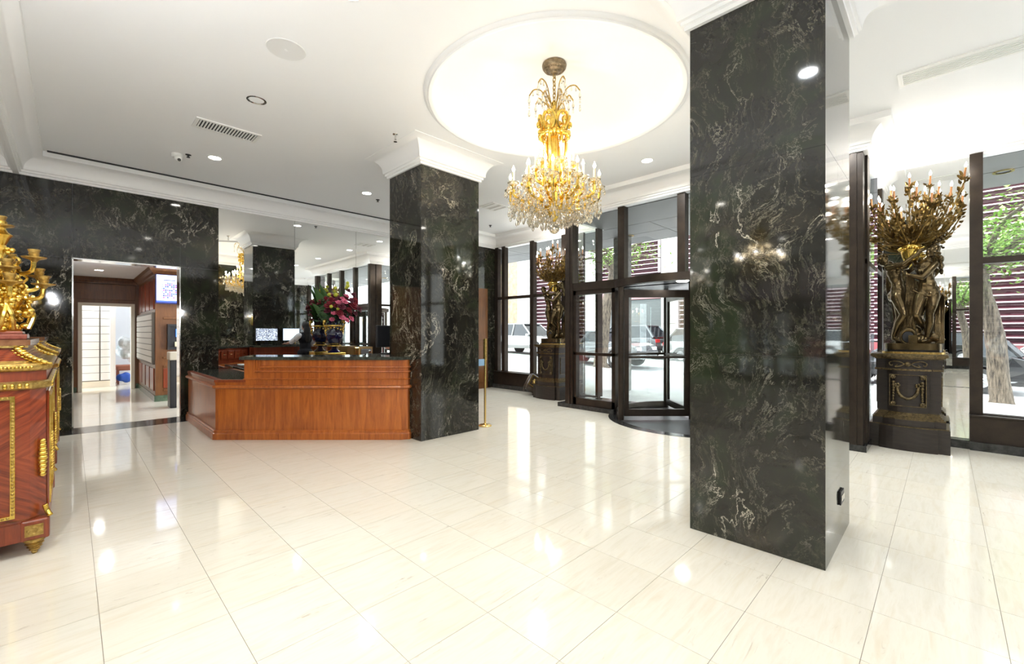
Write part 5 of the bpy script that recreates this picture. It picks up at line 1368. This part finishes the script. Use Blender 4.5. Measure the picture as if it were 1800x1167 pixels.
# ------------------------------------------------------------------ gilded commodes along the left wall (local: origin at wall, near end; x = depth, y = length)
def make_commode(label, loc):
    t = thing('commode', label, 'commode', loc, 0, group='gilt mounted commodes on the left wall')
    D, LN = .40, 1.30
    q = [(0,0),(D-.07,0),(D,.06),(D,LN-.06),(D-.07,LN),(0,LN)]
    def inset(e): return [(0,e),(D-.07-e*.6,e),(D-e,.06+e*.4),(D-e,LN-.06-e*.4),(D-.07-e*.6,LN-e),(0,LN-e)]
    MB().prism(inset(.006), .215, 1.06).build('carcass', VENEER, t)
    MB().prism(inset(-.004), .10, .215).build('base_rail', WOODR, t)
    MB().sweep(q, [(0,.205),(.012,.205),(.014,.22),(.004,.235),(0,.235)]).build('base_moulding', GOLD_OLD, t, smooth=True)
    bb = inset(0)
    MB().sweep(bb, [(0,1.04),(-.0,1.04),(-.018,1.05),(-.020,1.085),(-.006,1.095),(0,1.095)]).build('egg_moulding', GOLD_OLD, t, smooth=True)
    b = MB()
    for k in range(11): b.ell((.015+.03*k, -.020, 1.066), (.011,.010,.017), 6, 5)
    for k in range(40): b.ell((D+.019, .07+.03*k, 1.066), (.010,.011,.017), 6, 5)
    b.build('egg_ornament', GOLD, t, smooth='all')
    MB().prism(inset(.004), 1.06, 1.165).build('frieze', WOODR, t)
    MB().sweep(bb, [(0,1.155),(-.008,1.157),(-.022,1.17),(-.026,1.188),(-.020,1.20),(0,1.205)]).build('cornice_moulding', GOLD_OLD, t, smooth=True)
    b = MB()
    for k in range(22): b.ell((.01+.0155*k, -.026, 1.181), (.0075,.006,.009), 6, 4)
    b.build('cornice_beads', GOLD, t, smooth='all')
    MB().prism(inset(-.012), 1.195, 1.207).build('cornice_shelf', GOLD_OLD, t)
    # concave veneered upper frieze rising to the slab
    n = 7
    for k in range(n):
        u0, u1 = k/n, (k+1)/n; e = .012+.095*(1-(1-u1)**1.7)
        MB().prism(inset(e), 1.205+.10*u0, 1.205+.10*u1+.0005).build('concave_frieze', VENEER if k else GOLD_OLD, t)
    MB().prism(inset(.085), 1.30, 1.315).build('slab_moulding', GOLD_OLD, t)
    MB().prism(inset(.075), 1.315, 1.35).build('stone_slab', make_noise_mat('brown_marble', (.10,.035,.015), (.28,.14,.07), 6, .12), t)
    # chevron end panel frame
    for yy, s in ((-.0, -1), (LN, 1)):
        b = MB()
        for (x0, x1, z0, z1) in ((.02,.265,.985,1.005), (.02,.265,.255,.275), (.245,.265,.275,.985), (.02,.035,.275,.985)): b.box(x0, x1, yy-.012, yy+.012, z0, z1)
        f_ = b.build('end_panel_frame', GOLD, t)
        b = MB()
        for k in range(34): b.ell((.255, yy+s*.012, .285+.0205*k), (.008,.005,.008), 5, 4)
        for k in range(11): b.ell((.03+.0205*k, yy+s*.012, .995), (.008,.005,.008), 5, 4); b.ell((.03+.0205*k, yy+s*.012, .265), (.008,.005,.008), 5, 4)
        b.build('frame_beads', GOLD_OLD, f_, smooth='all')
    # glossy doors on the front
    for ya, yb in ((.09,.64), (.66,1.21)):
        d_ = MB().cbox(D-.008, D+.008, ya, yb, .25, 1.02, .006).build('door', M('glossy_red_door', (.20,.035,.012), .08, 0, Coat_Weight=1.0), t)
        MB().box(D+.006, D+.014, ya+.03, yb-.03, .28, .292).box(D+.006, D+.014, ya+.03, yb-.03, .975, .987).box(D+.006, D+.014, ya+.03, ya+.042, .28, .987).box(D+.006, D+.014, yb-.042, yb-.03, .28, .987).build('door_frame', GOLD, d_)
        b = MB()
        for k in range(14): b.ell((D+.016, (ya+.08 if ya < .3 else yb-.08)+.02*math.sin(k), .62+.018*(k-7)), (.014,.022,.016), 6, 5)
        b.build('door_mount', GOLD, d_, smooth='all')
    # acanthus corner mounts
    for yy, s in ((.0, 1), (LN, -1)):
        b = MB()
        for k in range(9):
            u = k/8
            c = Vector((D-.135+.125*u**1.3, yy+s*(.105-.105*u), 1.315-.105*u**.7))
            b.ell(c, (.026,.024,.013+.006*(1-u)), 7, 5, Matrix.Rotation(.5, 3, 'Y'))
            for m_ in (-1, 1): b.ell(c+Vector((m_*.022+.0, -m_*s*.018, -.008)), (.017,.016,.008), 6, 4)
        b.build('acanthus_mount', GOLD, t, smooth='all')
        b = MB()
        for k in range(9): b.ell((D-.02, yy+s*.03, .60+.026*(k-4)), (.026-.002*abs(k-4), .020, .018), 7, 5)
        b.build('corner_mount', GOLD, t, smooth='all'); b = MB()
        b.tube(spline([(D-.01,yy+s*.02,.30),(D-.0,yy+s*.02,.26),(D+.015,yy+s*.0,.23)], 6), .014, 7)
        b.build('scroll_mount', GOLD, t, smooth='all')
    # blocks and spiral feet
    for yy in (.035, LN-.035):
        MB().cbox(D-.115, D+.012, yy-.045, yy+.045, .095, .225, .012).build('foot_block', WOODR, t)
        b = MB()
        s_ = -1 if yy < .5 else 1
        b.box(D-.095, D-.015, yy+s_*.046-.004, yy+s_*.046+.004, .125, .195)
        for k in range(8):
            a = 2*PI*k/8; b.ell((D-.055+.022*math.cos(a), yy+s_*.051, .16+.018*math.sin(a)), (.012,.005,.008), 6, 4)
        b.build('rosette_plate', GOLD_OLD, t)
        MB().lathe([(.001,0),(.010,.002),(.016,.012),(.013,.018),(.026,.028),(.021,.034),(.036,.046),(.029,.052),(.044,.066),(.036,.072),(.050,.086),(.046,.094),(.060,.097),(.060,.103),(.001,.103)], 20, (D-.055, yy, 0)).build('spiral_foot', GOLD_OLD, t, smooth=True)
    for yy in (.05, LN-.05): MB().cyl((.05,yy,0), (.05,yy,.105), .02, .035, n=12).build('back_foot', GOLD_OLD, t, smooth=True)
    return t
cm1 = make_commode('near gilt-mounted commode with chevron veneer at the left edge', (XL+.005, 4.06, 0))
cm2 = copy_tree(cm1); cm2.location = (XL+.005, 6.25, 0)
cm2['label'] = 'farther gilt-mounted commode mostly hidden behind the near one'

# gilt candelabrum on the near commode
cd_ = thing('candelabrum', 'ornate gilt candelabrum with empty candle cups on the near commode', 'candelabrum', (-.335, 4.50, 1.351))
MB().cbox(-.12,.13,-.13,.13,0,.035,.008).cbox(-.11,.11,-.11,.11,.035,.055,.008).build('base', make_noise_mat('red_marble_base', (.16,.03,.02), (.35,.12,.08), 8, .15), cd_)
MB().lathe([(.001,.055),(.10,.055),(.105,.07),(.075,.10),(.06,.14),(.075,.17),(.095,.21),(.115,.26),(.12,.30),(.11,.33),(.07,.35),(.05,.37),(.06,.40),(.035,.44),(.045,.50),(.03,.55),(.05,.60),(.03,.63),(.05,.68),(.065,.70),(.04,.72),(.03,.74),(.036,.79),(.001,.79)], 28).build('body', GOLD, cd_, smooth=True)
b = MB(); rq = random.Random(21)
for k in range(120):
    a = rq.uniform(0, 2*PI); z = rq.uniform(.06, .40); R = .085+.035*math.sin((z-.05)*8)+rq.uniform(0,.025)
    b.ell((R*math.cos(a), R*math.sin(a), z), (rq.uniform(.012,.028),)*2+(rq.uniform(.012,.03),), 7, 5)
for k in range(30):
    a = rq.uniform(0, 2*PI); z = rq.uniform(.40, .64); R = .045+rq.uniform(0,.03)
    b.ell((R*math.cos(a), R*math.sin(a), z), rq.uniform(.012,.024), 7, 5)
o = b.build('chased_ornament', GOLD, cd_, smooth='all'); o['kind'] = 'stuff'
for k in range(4):
    a = 2*PI*k/4+.3; b = MB()
    for s in (-1, 1): b.tube(spline([(.13*math.cos(a+s*.25), .13*math.sin(a+s*.25), .07), (.155*math.cos(a+s*.12), .155*math.sin(a+s*.12), .16), (.13*math.cos(a), .13*math.sin(a), .24), (.16*math.cos(a), .16*math.sin(a), .30)], 5), .014, 7)
    b.build('scroll_bracket', GOLD, cd_, smooth=True)
cup = MB().lathe([(.001,-.03),(.012,-.028),(.022,-.012),(.058,.0),(.062,.008),(.05,.008),(.022,.012),(.028,.03),(.024,.034),(.032,.055),(.030,.058),(.001,.05)], 18).mesh('candle_cup', GOLD_OLD, True)
for k, (aw, R, z) in enumerate(((-.75,.235,.545),(-.30,.225,.375),(.35,.20,.44),(1.4,.22,.545),(2.3,.22,.38),(3.2,.22,.545),(4.2,.22,.40),(5.0,.16,.47),(-1.25,.19,.375))):
    c, s = math.cos(aw), math.sin(aw)
    R *= .56 if c < -.3 else .95
    pts = spline([(.04*c,.04*s,z-.12), (.10*c,.10*s,z-.05), (R*.62*c,R*.62*s,z-.10), (R*.93*c,R*.93*s,z-.085), (R*c,R*s,z-.02)], 6)
    MB().tube(pts, .013, 8).tube(spline([(.10*c,.10*s,z-.06), (.13*c,.13*s,z-.02), (.105*c,.105*s,z+.005), (.085*c,.085*s,z-.015)], 5), .008, 6).build('arm', GOLD, cd_, smooth=True)
    put('candle_cup', cup, cd_, (R*c, R*s, z))
put('candle_cup', cup, cd_, (0, 0, .76), None, 1.15)
# unseen gilt wall sconces added to light the ceiling: three rear, two left
def sconce(label, loc, rz, watts):
    t = thing('added_sconce', label, 'wall sconce', loc, rz, group='added gilt wall sconces')
    MB().ell((0,.02,0), (.07,.03,.20), 14, 10).build('back_plate', GOLD, t, smooth=True)
    for s in (-1, 0, 1):
        MB().tube(spline([(0,.03,-.08),(s*.10,.09,-.12),(s*.17,.14+.05*(s == 0),-.04),(s*.17,.14+.05*(s == 0),.04)], 6), .012, 8).build('arm', GOLD, t, smooth=True)
        cn = put('candle', candle_me, t, (s*.17,.14+.05*(s == 0),.04)); put('bulb', bulb_me, cn, (0,0,.137))
    l = bpy.data.lights.new('added_sconce_lamp', 'POINT'); l.energy = watts; l.color = SCONCE_COL; l.shadow_soft_size = .016
    o = bpy.data.objects.new('added_sconce_lamp', l); COL.objects.link(o); o.parent = t; o.location = (0, .19, .27)
for x, lab in ((.9, 'added gilt wall sconce on the rear wall left of the viewer'), (2.9, 'added gilt wall sconce in the middle of the rear wall'), (5.2, 'added gilt wall sconce on the rear wall toward the windows')):
    sconce(lab, (x, YR, 1.85), 0, SCONCE_W)
for y, lab in ((.8, 'added gilt wall sconce on the left wall level with the viewer'), (3.05, 'added gilt wall sconce on the left wall just before the near commode')):
    sconce(lab, (XL, y, 1.95), -PI/2, SIDE_W)
# ------------------------------------------------------------------ street outside
CONC = make_noise_mat('sidewalk_concrete', (.50,.49,.47), (.62,.61,.58), 3, .8)
ASPH = make_noise_mat('asphalt', (.30,.30,.30), (.28,.28,.275), 5, .85)
def gz(x, y):
    if x < 13.8: return (x-7.75)/(13.8-7.75)*(-.12+.02*y) - .01
    return -.35+.032*y
struct(MB().add([(7.75,-30,-.01),(13.8,-30,gz(13.79,-30)),(13.8,45,gz(13.79,45)),(7.75,45,-.01)], [(0,1,2,3)]).build('sidewalk', CONC), 'pale concrete sidewalk outside the lobby windows', 'sidewalk')
struct(MB().add([(13.8,-30,gz(13.8,-30)-.0),(26,-30,gz(26,-30)),(26,45,gz(26,45)),(13.8,45,gz(13.8,45))], [(0,1,2,3)]).build('road', ASPH), 'sunlit asphalt street outside the lobby', 'road')
struct(MB().add([(13.8,-30,gz(13.79,-30)),(13.95,-30,gz(13.79,-30)),(13.95,45,gz(13.79,45)),(13.8,45,gz(13.79,45)),(13.8,-30,-2),(13.95,-30,-2),(13.95,45,-2),(13.8,45,-2)], [(0,1,2,3),(1,5,6,2)]).build('kerb', CONC), 'concrete kerb between sidewalk and street', 'kerb')
struct(MB().add([(20.9,-30,gz(20.9,-30)+.012),(21.02,-30,gz(20.9,-30)+.012),(21.02,45,gz(20.9,45)+.012),(20.9,45,gz(20.9,45)+.012)], [(0,1,2,3)]).add([(17.2,-30,gz(20.9,-30)+.012),(17.32,-30,gz(20.9,-30)+.012),(17.32,45,gz(20.9,45)+.012),(17.2,45,gz(20.9,45)+.012)], [(0,1,2,3)]).build('road_marking', M('pale_road_paint', (.60,.72,.62), .7)), 'pale painted lane lines along the street', 'road marking')
# granite setts strip by the tree
# soffit over the sidewalk
SOF = make_noise_mat('grey_soffit', (.10,.10,.105), (.13,.13,.135), 2, .5)
sf = thing('soffit', 'dark grey panelled canopy soffit over the sidewalk outside', 'soffit', (8.6, 0, 3.5), kind='structure'); off = (8.6, 0, 3.5)
MB().box(XW+.12, 9.45, -14, 24, 3.53, 4.4).build('canopy_mass', SOF, sf, off=off)
for i in range(19):
    for (xa, xb) in ((XW+.12, 8.55), (8.55, 9.45)):
        ya = -14+i*2.0
        MB().box(xa+.008, xb-.008, ya+.008, ya+1.992, 3.505, 3.53).build('soffit_panel', SOF, sf, off=off)
for (ya, yb) in ((.70, 2.85), (2.85, 5.0)): MB().box(XG+.08, XW+.11, ya+.006, yb-.006, 3.505, 3.6).build('soffit_panel', SOF, sf, off=off)
for y in (-.55, 2.1, 4.9, 7.6):
    MB().lathe([(.06,-.0),(.10,-.0),(.10,-.012),(.07,-.012)], 24, (8.6-off[0], y, 3.505-off[2])).build('soffit_light', BRASS, sf, smooth=True)
# stone pier at the entrance outside
tag(MB().cbox(8.6, 8.75, 4.93, 5.3, -.05, 3.5, .01).build('stone_pier', make_noise_mat('grey_pier_stone', (.10,.10,.095), (.24,.23,.21), 10, .4)), 'grey stone pier outside left of the revolving door', 'pier')

# building across the street
XF = 25.0
BURG = M('burgundy_metal', (.075,.018,.026), .55)
SLAT = M('pale_louvre', (.40,.34,.36), .5)
STONE = make_noise_mat('pale_stone', (.34,.32,.30), (.42,.40,.37), 2, .7)
bd = thing('building', 'pale building across the street with burgundy louvred bays and a steel shutter', 'building', (XF, 5, 0)); off = (XF, 5, 0)
MB().box(XF+.4, XF+9, -32, 24.2, -2, 15).build('wall', STONE, bd, off=off)
MB().box(XF+.38, XF+9, 24.2, 46, -2, 12).build('brick_wall', make_noise_mat('tan_brick', (.20,.14,.09), (.30,.22,.15), 3, .8), bd, off=off)
def louvres(y0, y1, z0, z1, dz=.27):
    MB().box(XF+.25, XF+.4, y0, y1, z0, z1).build('louvre_back', BURG, bd, off=off)
    me = MB().add([(-.12,y0-5,-.10),(-.12,y1-5,-.10),(.20,y1-5,.06),(.20,y0-5,.06),(-.12,y0-5,-.07),(-.12,y1-5,-.07),(.20,y1-5,.09),(.20,y0-5,.09)], [(0,3,2,1),(4,5,6,7),(0,1,5,4),(1,2,6,5),(2,3,7,6),(3,0,4,7)]).mesh('louvre', BURG)
    cap = MB().box(-.135, -.12, y0-5, y1-5, -.11, -.06).mesh('louvre_edge', SLAT)
    n = int((z1-z0)/dz)
    for k in range(n):
        o = put('louvre', me, bd, (.12, 0, z0+dz*(k+.5))); put('louvre_edge', cap, o, (0,0,0))
    for y in (y0, y1): MB().box(XF-.10, XF+.4, y-.07, y+.07, z0, z1).build('louvre_jamb', SLAT, bd, off=off)
louvres(-11, 0.5, .6, 10.5); louvres(.75, 11.1, 1.0, 10.5)
louvres(12.2, 16.5, 5.0, 10.5)
louvres(18.6, 22.4, 1.2, 9.5)
MB().box(XF+.0, XF+.4, -11, 11.1, -1.2, .95).build('base_band', M('dark_red_base', (.20,.035,.04), .5), bd, off=off)
for k in range(4): MB().cbox(XF-.05, XF+.4, 11.15, 12.1, -1+2.9*k, 1.88+2.9*k, .01).build('stone_block', STONE, bd, off=off)
for k in range(4): MB().cbox(XF-.05, XF+.4, 22.5, 24.1, -1+2.9*k, 1.88+2.9*k, .01).build('stone_block', STONE, bd, off=off)
for k in range(2): MB().cbox(XF+.1, XF+.4, 12.12+.0, 16.5, 3.45+.76*k, 4.18+.76*k, .01).build('pink_panel', M('pink_panel', (.34,.17,.18), .6), bd, off=off)
sh = MB().box(-.03, .03, 12.2-5, 16.4-5, -.05, .05).mesh('shutter_slat', M('shutter_steel', (.11,.115,.115), .45, .4))
for k in range(33): put('shutter_slat', sh, bd, (.2, 0, -.0+.105*k))
MB().cbox(XF+.1, XF+.45, 16.55, 18.4, -.5, 11, .02).build('stone_pier_block', STONE, bd, off=off)

# street trees
BARK = make_noise_mat('grey_bark', (.018,.013,.010), (.17,.135,.10), 11, .9, 0, (3,3,.45), 1.0)
LEAFG = M('spring_leaf', (.16,.30,.035), .5, 0, Transmission_Weight=.0)
def tree(label, x, y, h, r0, lean, seed, nl=900, crown=(1.7,1.1), cz_=None):
    t = thing('street_tree', label, 'tree', (x, y, gz(x, y)))
    rt = random.Random(seed)
    path = spline([(0,0,-.05), (lean[0]*.1, lean[1]*.12, h*.22), (lean[0]*.35, lean[1]*.38, h*.55), (lean[0]*.8, lean[1]*.85, h*.85), (lean[0], lean[1], h)], 8)
    k = len(path); n = 20
    vs = []; fs = []
    for i, p in enumerate(path):
        u = i/(k-1); r = r0*(1-.32*u)+r0*.75*max(0, 1-u*9)**2
        for j in range(n):
            a = 2*PI*j/n; q = r*(1+.07*math.sin(3*a+i*.4)+.05*rt.uniform(-1,1)+(.16*math.sin(5*a) if i < 3 else 0))
            vs.append((p.x+q*math.cos(a), p.y+q*math.sin(a), p.z))
    for i in range(k-1):
        for j in range(n): fs.append((i*n+j, i*n+(j+1) % n, (i+1)*n+(j+1) % n, (i+1)*n+j))
    MB().add(vs, fs).build('trunk', BARK, t, smooth='all')
    b = MB(); ends = []
    top = path[-1]
    for q in range(14):
        a = 2*PI*q/14+rt.uniform(-.2,.2); R = rt.uniform(.5, 1.0)*crown[0]; e = top+Vector((R*math.cos(a), R*math.sin(a), rt.uniform(-.1, 1.0)*crown[1]))
        pts = spline([top-Vector((0,0,.15)), top+(e-top)*.45+Vector((0,0,.25)), e], 6); b.tube(pts, [r0*.35*(1-i/len(pts))+.012 for i in range(len(pts))], 6); ends += pts[4:]
    b.build('boughs', BARK, t, smooth='all')
    b = MB()
    for q in range(nl):
        c = rt.choice(ends)+Vector((rt.gauss(0,.28), rt.gauss(0,.28), rt.gauss(0,.2)))
        d = Vector((rt.uniform(-1,1), rt.uniform(-1,1), rt.uniform(-.6,.3))).normalized(); s = d.cross(Vector((0,0,1))).normalized()*rt.uniform(.6,1); l = rt.uniform(.08,.15)
        nn = d.cross(s)*.01
        b.add([c, c+d*l*.5+s*l*.3+nn, c+d*l, c+d*l*.5-s*l*.3+nn], [(0,1,2),(0,2,3)])
    o = b.build('leaves', LEAFG, t); o['kind'] = 'stuff'
    return t
bx, by = 12.75, -.80
tree('street tree with rough leaning trunk outside the right window', bx, by, 2.75, .165, (-.05, .30), 2, 3200)
tree('street tree seen through the glass beside the revolving door', 13.4, 8.8, 3.6, .24, (.1, -.5), 5, 1100)
tree('street tree beyond the left windows', 13.3, 15.5, 3.3, .2, (0, .2), 8, 1100)
# mulch bed
tag(MB().add([(12.1,-2.2,gz(12.1,-2.2)+.012),(13.6,-2.2,gz(13.6,-2.2)+.012),(13.6,.7,gz(13.6,.7)+.012),(12.1,.7,gz(12.1,.7)+.012)], [(0,1,2,3)]).build('tree_bed', make_noise_mat('dark_mulch', (.035,.032,.03), (.14,.13,.12), 40, .9)), 'dark mulch bed round the leaning street tree', 'tree bed')

# parked and passing cars (local: length along x, front at +x)
TYRE = M('tyre', (.02,.02,.02), .8); RIM = M('alloy_rim', (.45,.45,.46), .3, .9); CGLASS = M('car_glass', (.012,.015,.018), .08)
def car(label, x, y, rz, paint, suv=True, scale=1.0):
    t = thing('car', label, 'car', (x, y, gz(x, y)), rz, group='cars on the street')
    t.scale = (scale,)*3
    H = 1.68 if suv else 1.45; W = .92
    def loft(side, inset, zb):
        # side outline [(x, z)] with half widths by height
        n = len(side); vs = []
        for s in (-1, 1):
            for (px_, pz_) in side: vs.append((px_, s*(W-inset(pz_)), pz_))
        fs = [tuple(range(n-1, -1, -1)), tuple(range(n, 2*n))] + [(i, (i+1) % n, n+(i+1) % n, n+i) for i in range(n)]
        return vs, fs
    def arch(cx, r=.38, z0=.34, k=7): return [(cx-r*math.cos(PI*i/k), z0+r*math.sin(PI*i/k)) for i in range(k+1)]
    side = [(-2.25,.35)] + arch(-1.38) + arch(1.38) + [(2.25,.35),(2.3,.62),(2.22,.85),(1.9,.97),(1.05,1.03),(-2.0,1.06),(-2.28,.98),(-2.32,.62)]
    vs, fs = loft(side, lambda z: .06 if z < .4 else (.0 if z < .8 else .05), 0)
    o = MB().add(vs, fs).build('body', paint, t)
    m = o.modifiers.new('b', 'BEVEL'); m.width = .06; m.segments = 3; m.limit_method = 'ANGLE'
    if suv: cab = [(1.05,1.02),(.35,H-.08),(.1,H-.01),(-1.2,H),(-1.75,H-.06),(-2.22,1.08),(-2.2,1.02)]
    else: cab = [(1.0,1.01),(.25,H-.05),(-.1,H),(-.9,H),(-1.2,H-.05),(-1.95,1.05),(-1.95,1.01)]
    vs, fs = loft(cab, lambda z: .06+.30*(z-1.0), 0)
    o = MB().add(vs, fs).build('glasshouse', CGLASS, t)
    roof = [(p[0]*.98, p[1]) for p in cab if p[1] > H-.12]
    b = MB(); x0_, x1_ = min(p[0] for p in roof), max(p[0] for p in roof)
    b.cbox(x0_-.05, x1_+.05, -(W-.24), W-.24, H-.055, H+.02, .03)
    for s in (-1, 1):
        b.tube([(1.05,s*(W-.05),1.03), (.35,s*(W-.22),H-.07)], .04, 6)
        b.tube([(-.35,s*(W-.045),1.03), (-.35,s*(W-.245),H-.02)], .045, 6)
        b.tube([(-2.18 if suv else -1.93,s*(W-.06),1.05), (-1.72 if suv else -1.15,s*(W-.24),H-.05)], .08 if suv else .06, 6)
    b.build('roof', paint, t)
    for cx in (-1.38, 1.38):
        for s in (-1, 1):
            w = MB().tube([(cx,s*(W-.24),.34), (cx,s*(W-.01),.34)], .34, 24).build('wheel', TYRE, t, smooth=True)
            rb_ = MB().tube([(cx,s*(W-.05),.34), (cx,s*(W+.0),.34)], .21, 20)
            for k in range(5):
                a = 2*PI*k/5; rb_.tube([(cx,s*(W+.004),.34), (cx+.19*math.cos(a),s*(W+.004),.34+.19*math.sin(a))], .025, 6)
            rb_.build('rim', RIM, w)
    for s in (-1, 1):
        MB().cbox(-2.34, -2.1, s*.62-.2, s*.62+.22*1, .80, .98, .02).build('tail_light', M('tail_light', (.40,.02,.02), .2), t)
        MB().cbox(2.05, 2.28, s*.62-.18, s*.62+.18, .68, .82, .02).build('head_light', M('head_light', (.7,.72,.75), .1), t)
        MB().cbox(.78, .95, s*(W+.02)-.08, s*(W+.02)+.08, 1.0, 1.13, .03).build('wing_mirror', paint, t)
    MB().box(-2.345, -2.32, -.26, .26, .62, .74).build('number_plate', WHITEP, t)
    MB().cbox(-2.36, -2.2, -.85, .85, .38, .58, .03).build('rear_bumper', BLACKP, t)
    return t
CP = lambda n, c: M(n, c, .22, .35, Coat_Weight=1.0)
car('silver SUV parked across the street seen through the revolving door', 21.7, 12.7, PI/2-.0, CP('silver_paint', (.09,.093,.10)), True)
car('white car parked ahead of the silver SUV seen through the revolving door', 21.9, 7.8, -PI/2, CP('white_paint', (.26,.265,.265)), True)
car('silver sedan at the kerb seen through the glass left of the revolving door', 16.0, 10.6, -PI/2, CP('light_silver_paint', (.13,.133,.14)), False)
car('white SUV in the street seen through the left windows', 18.0, 16.6, -PI/2, CP('white_suv_paint', (.28,.28,.275)), True)
car('black SUV on the street behind the leaning tree', 19.2, .65, PI/2, CP('black_paint', (.012,.012,.014)), True)
car('white van partly hidden behind the black SUV', 23.0, -3.2, PI/2, CP('white_van_paint', (.32,.32,.32)), True, 1.18)
# yellow wet floor sign outside
wf = thing('wet_floor_sign', 'yellow folding wet floor sign outside the glass by the revolving door', 'floor sign', (8.35, 6.05, -.01), math.radians(35))
for s in (-1, 1):
    MB().add([(-.15,s*.14,0),(.15,s*.14,0),(.09,s*.015,.6),(-.09,s*.015,.6),(-.15,s*.155,0),(.15,s*.155,0),(.09,s*.03,.6),(-.09,s*.03,.6)], [(0,1,2,3),(4,7,6,5),(0,4,5,1),(2,6,7,3),(1,5,6,2),(0,3,7,4)]).build('panel', M('yellow_plastic', (.75,.45,.02), .5), wf)
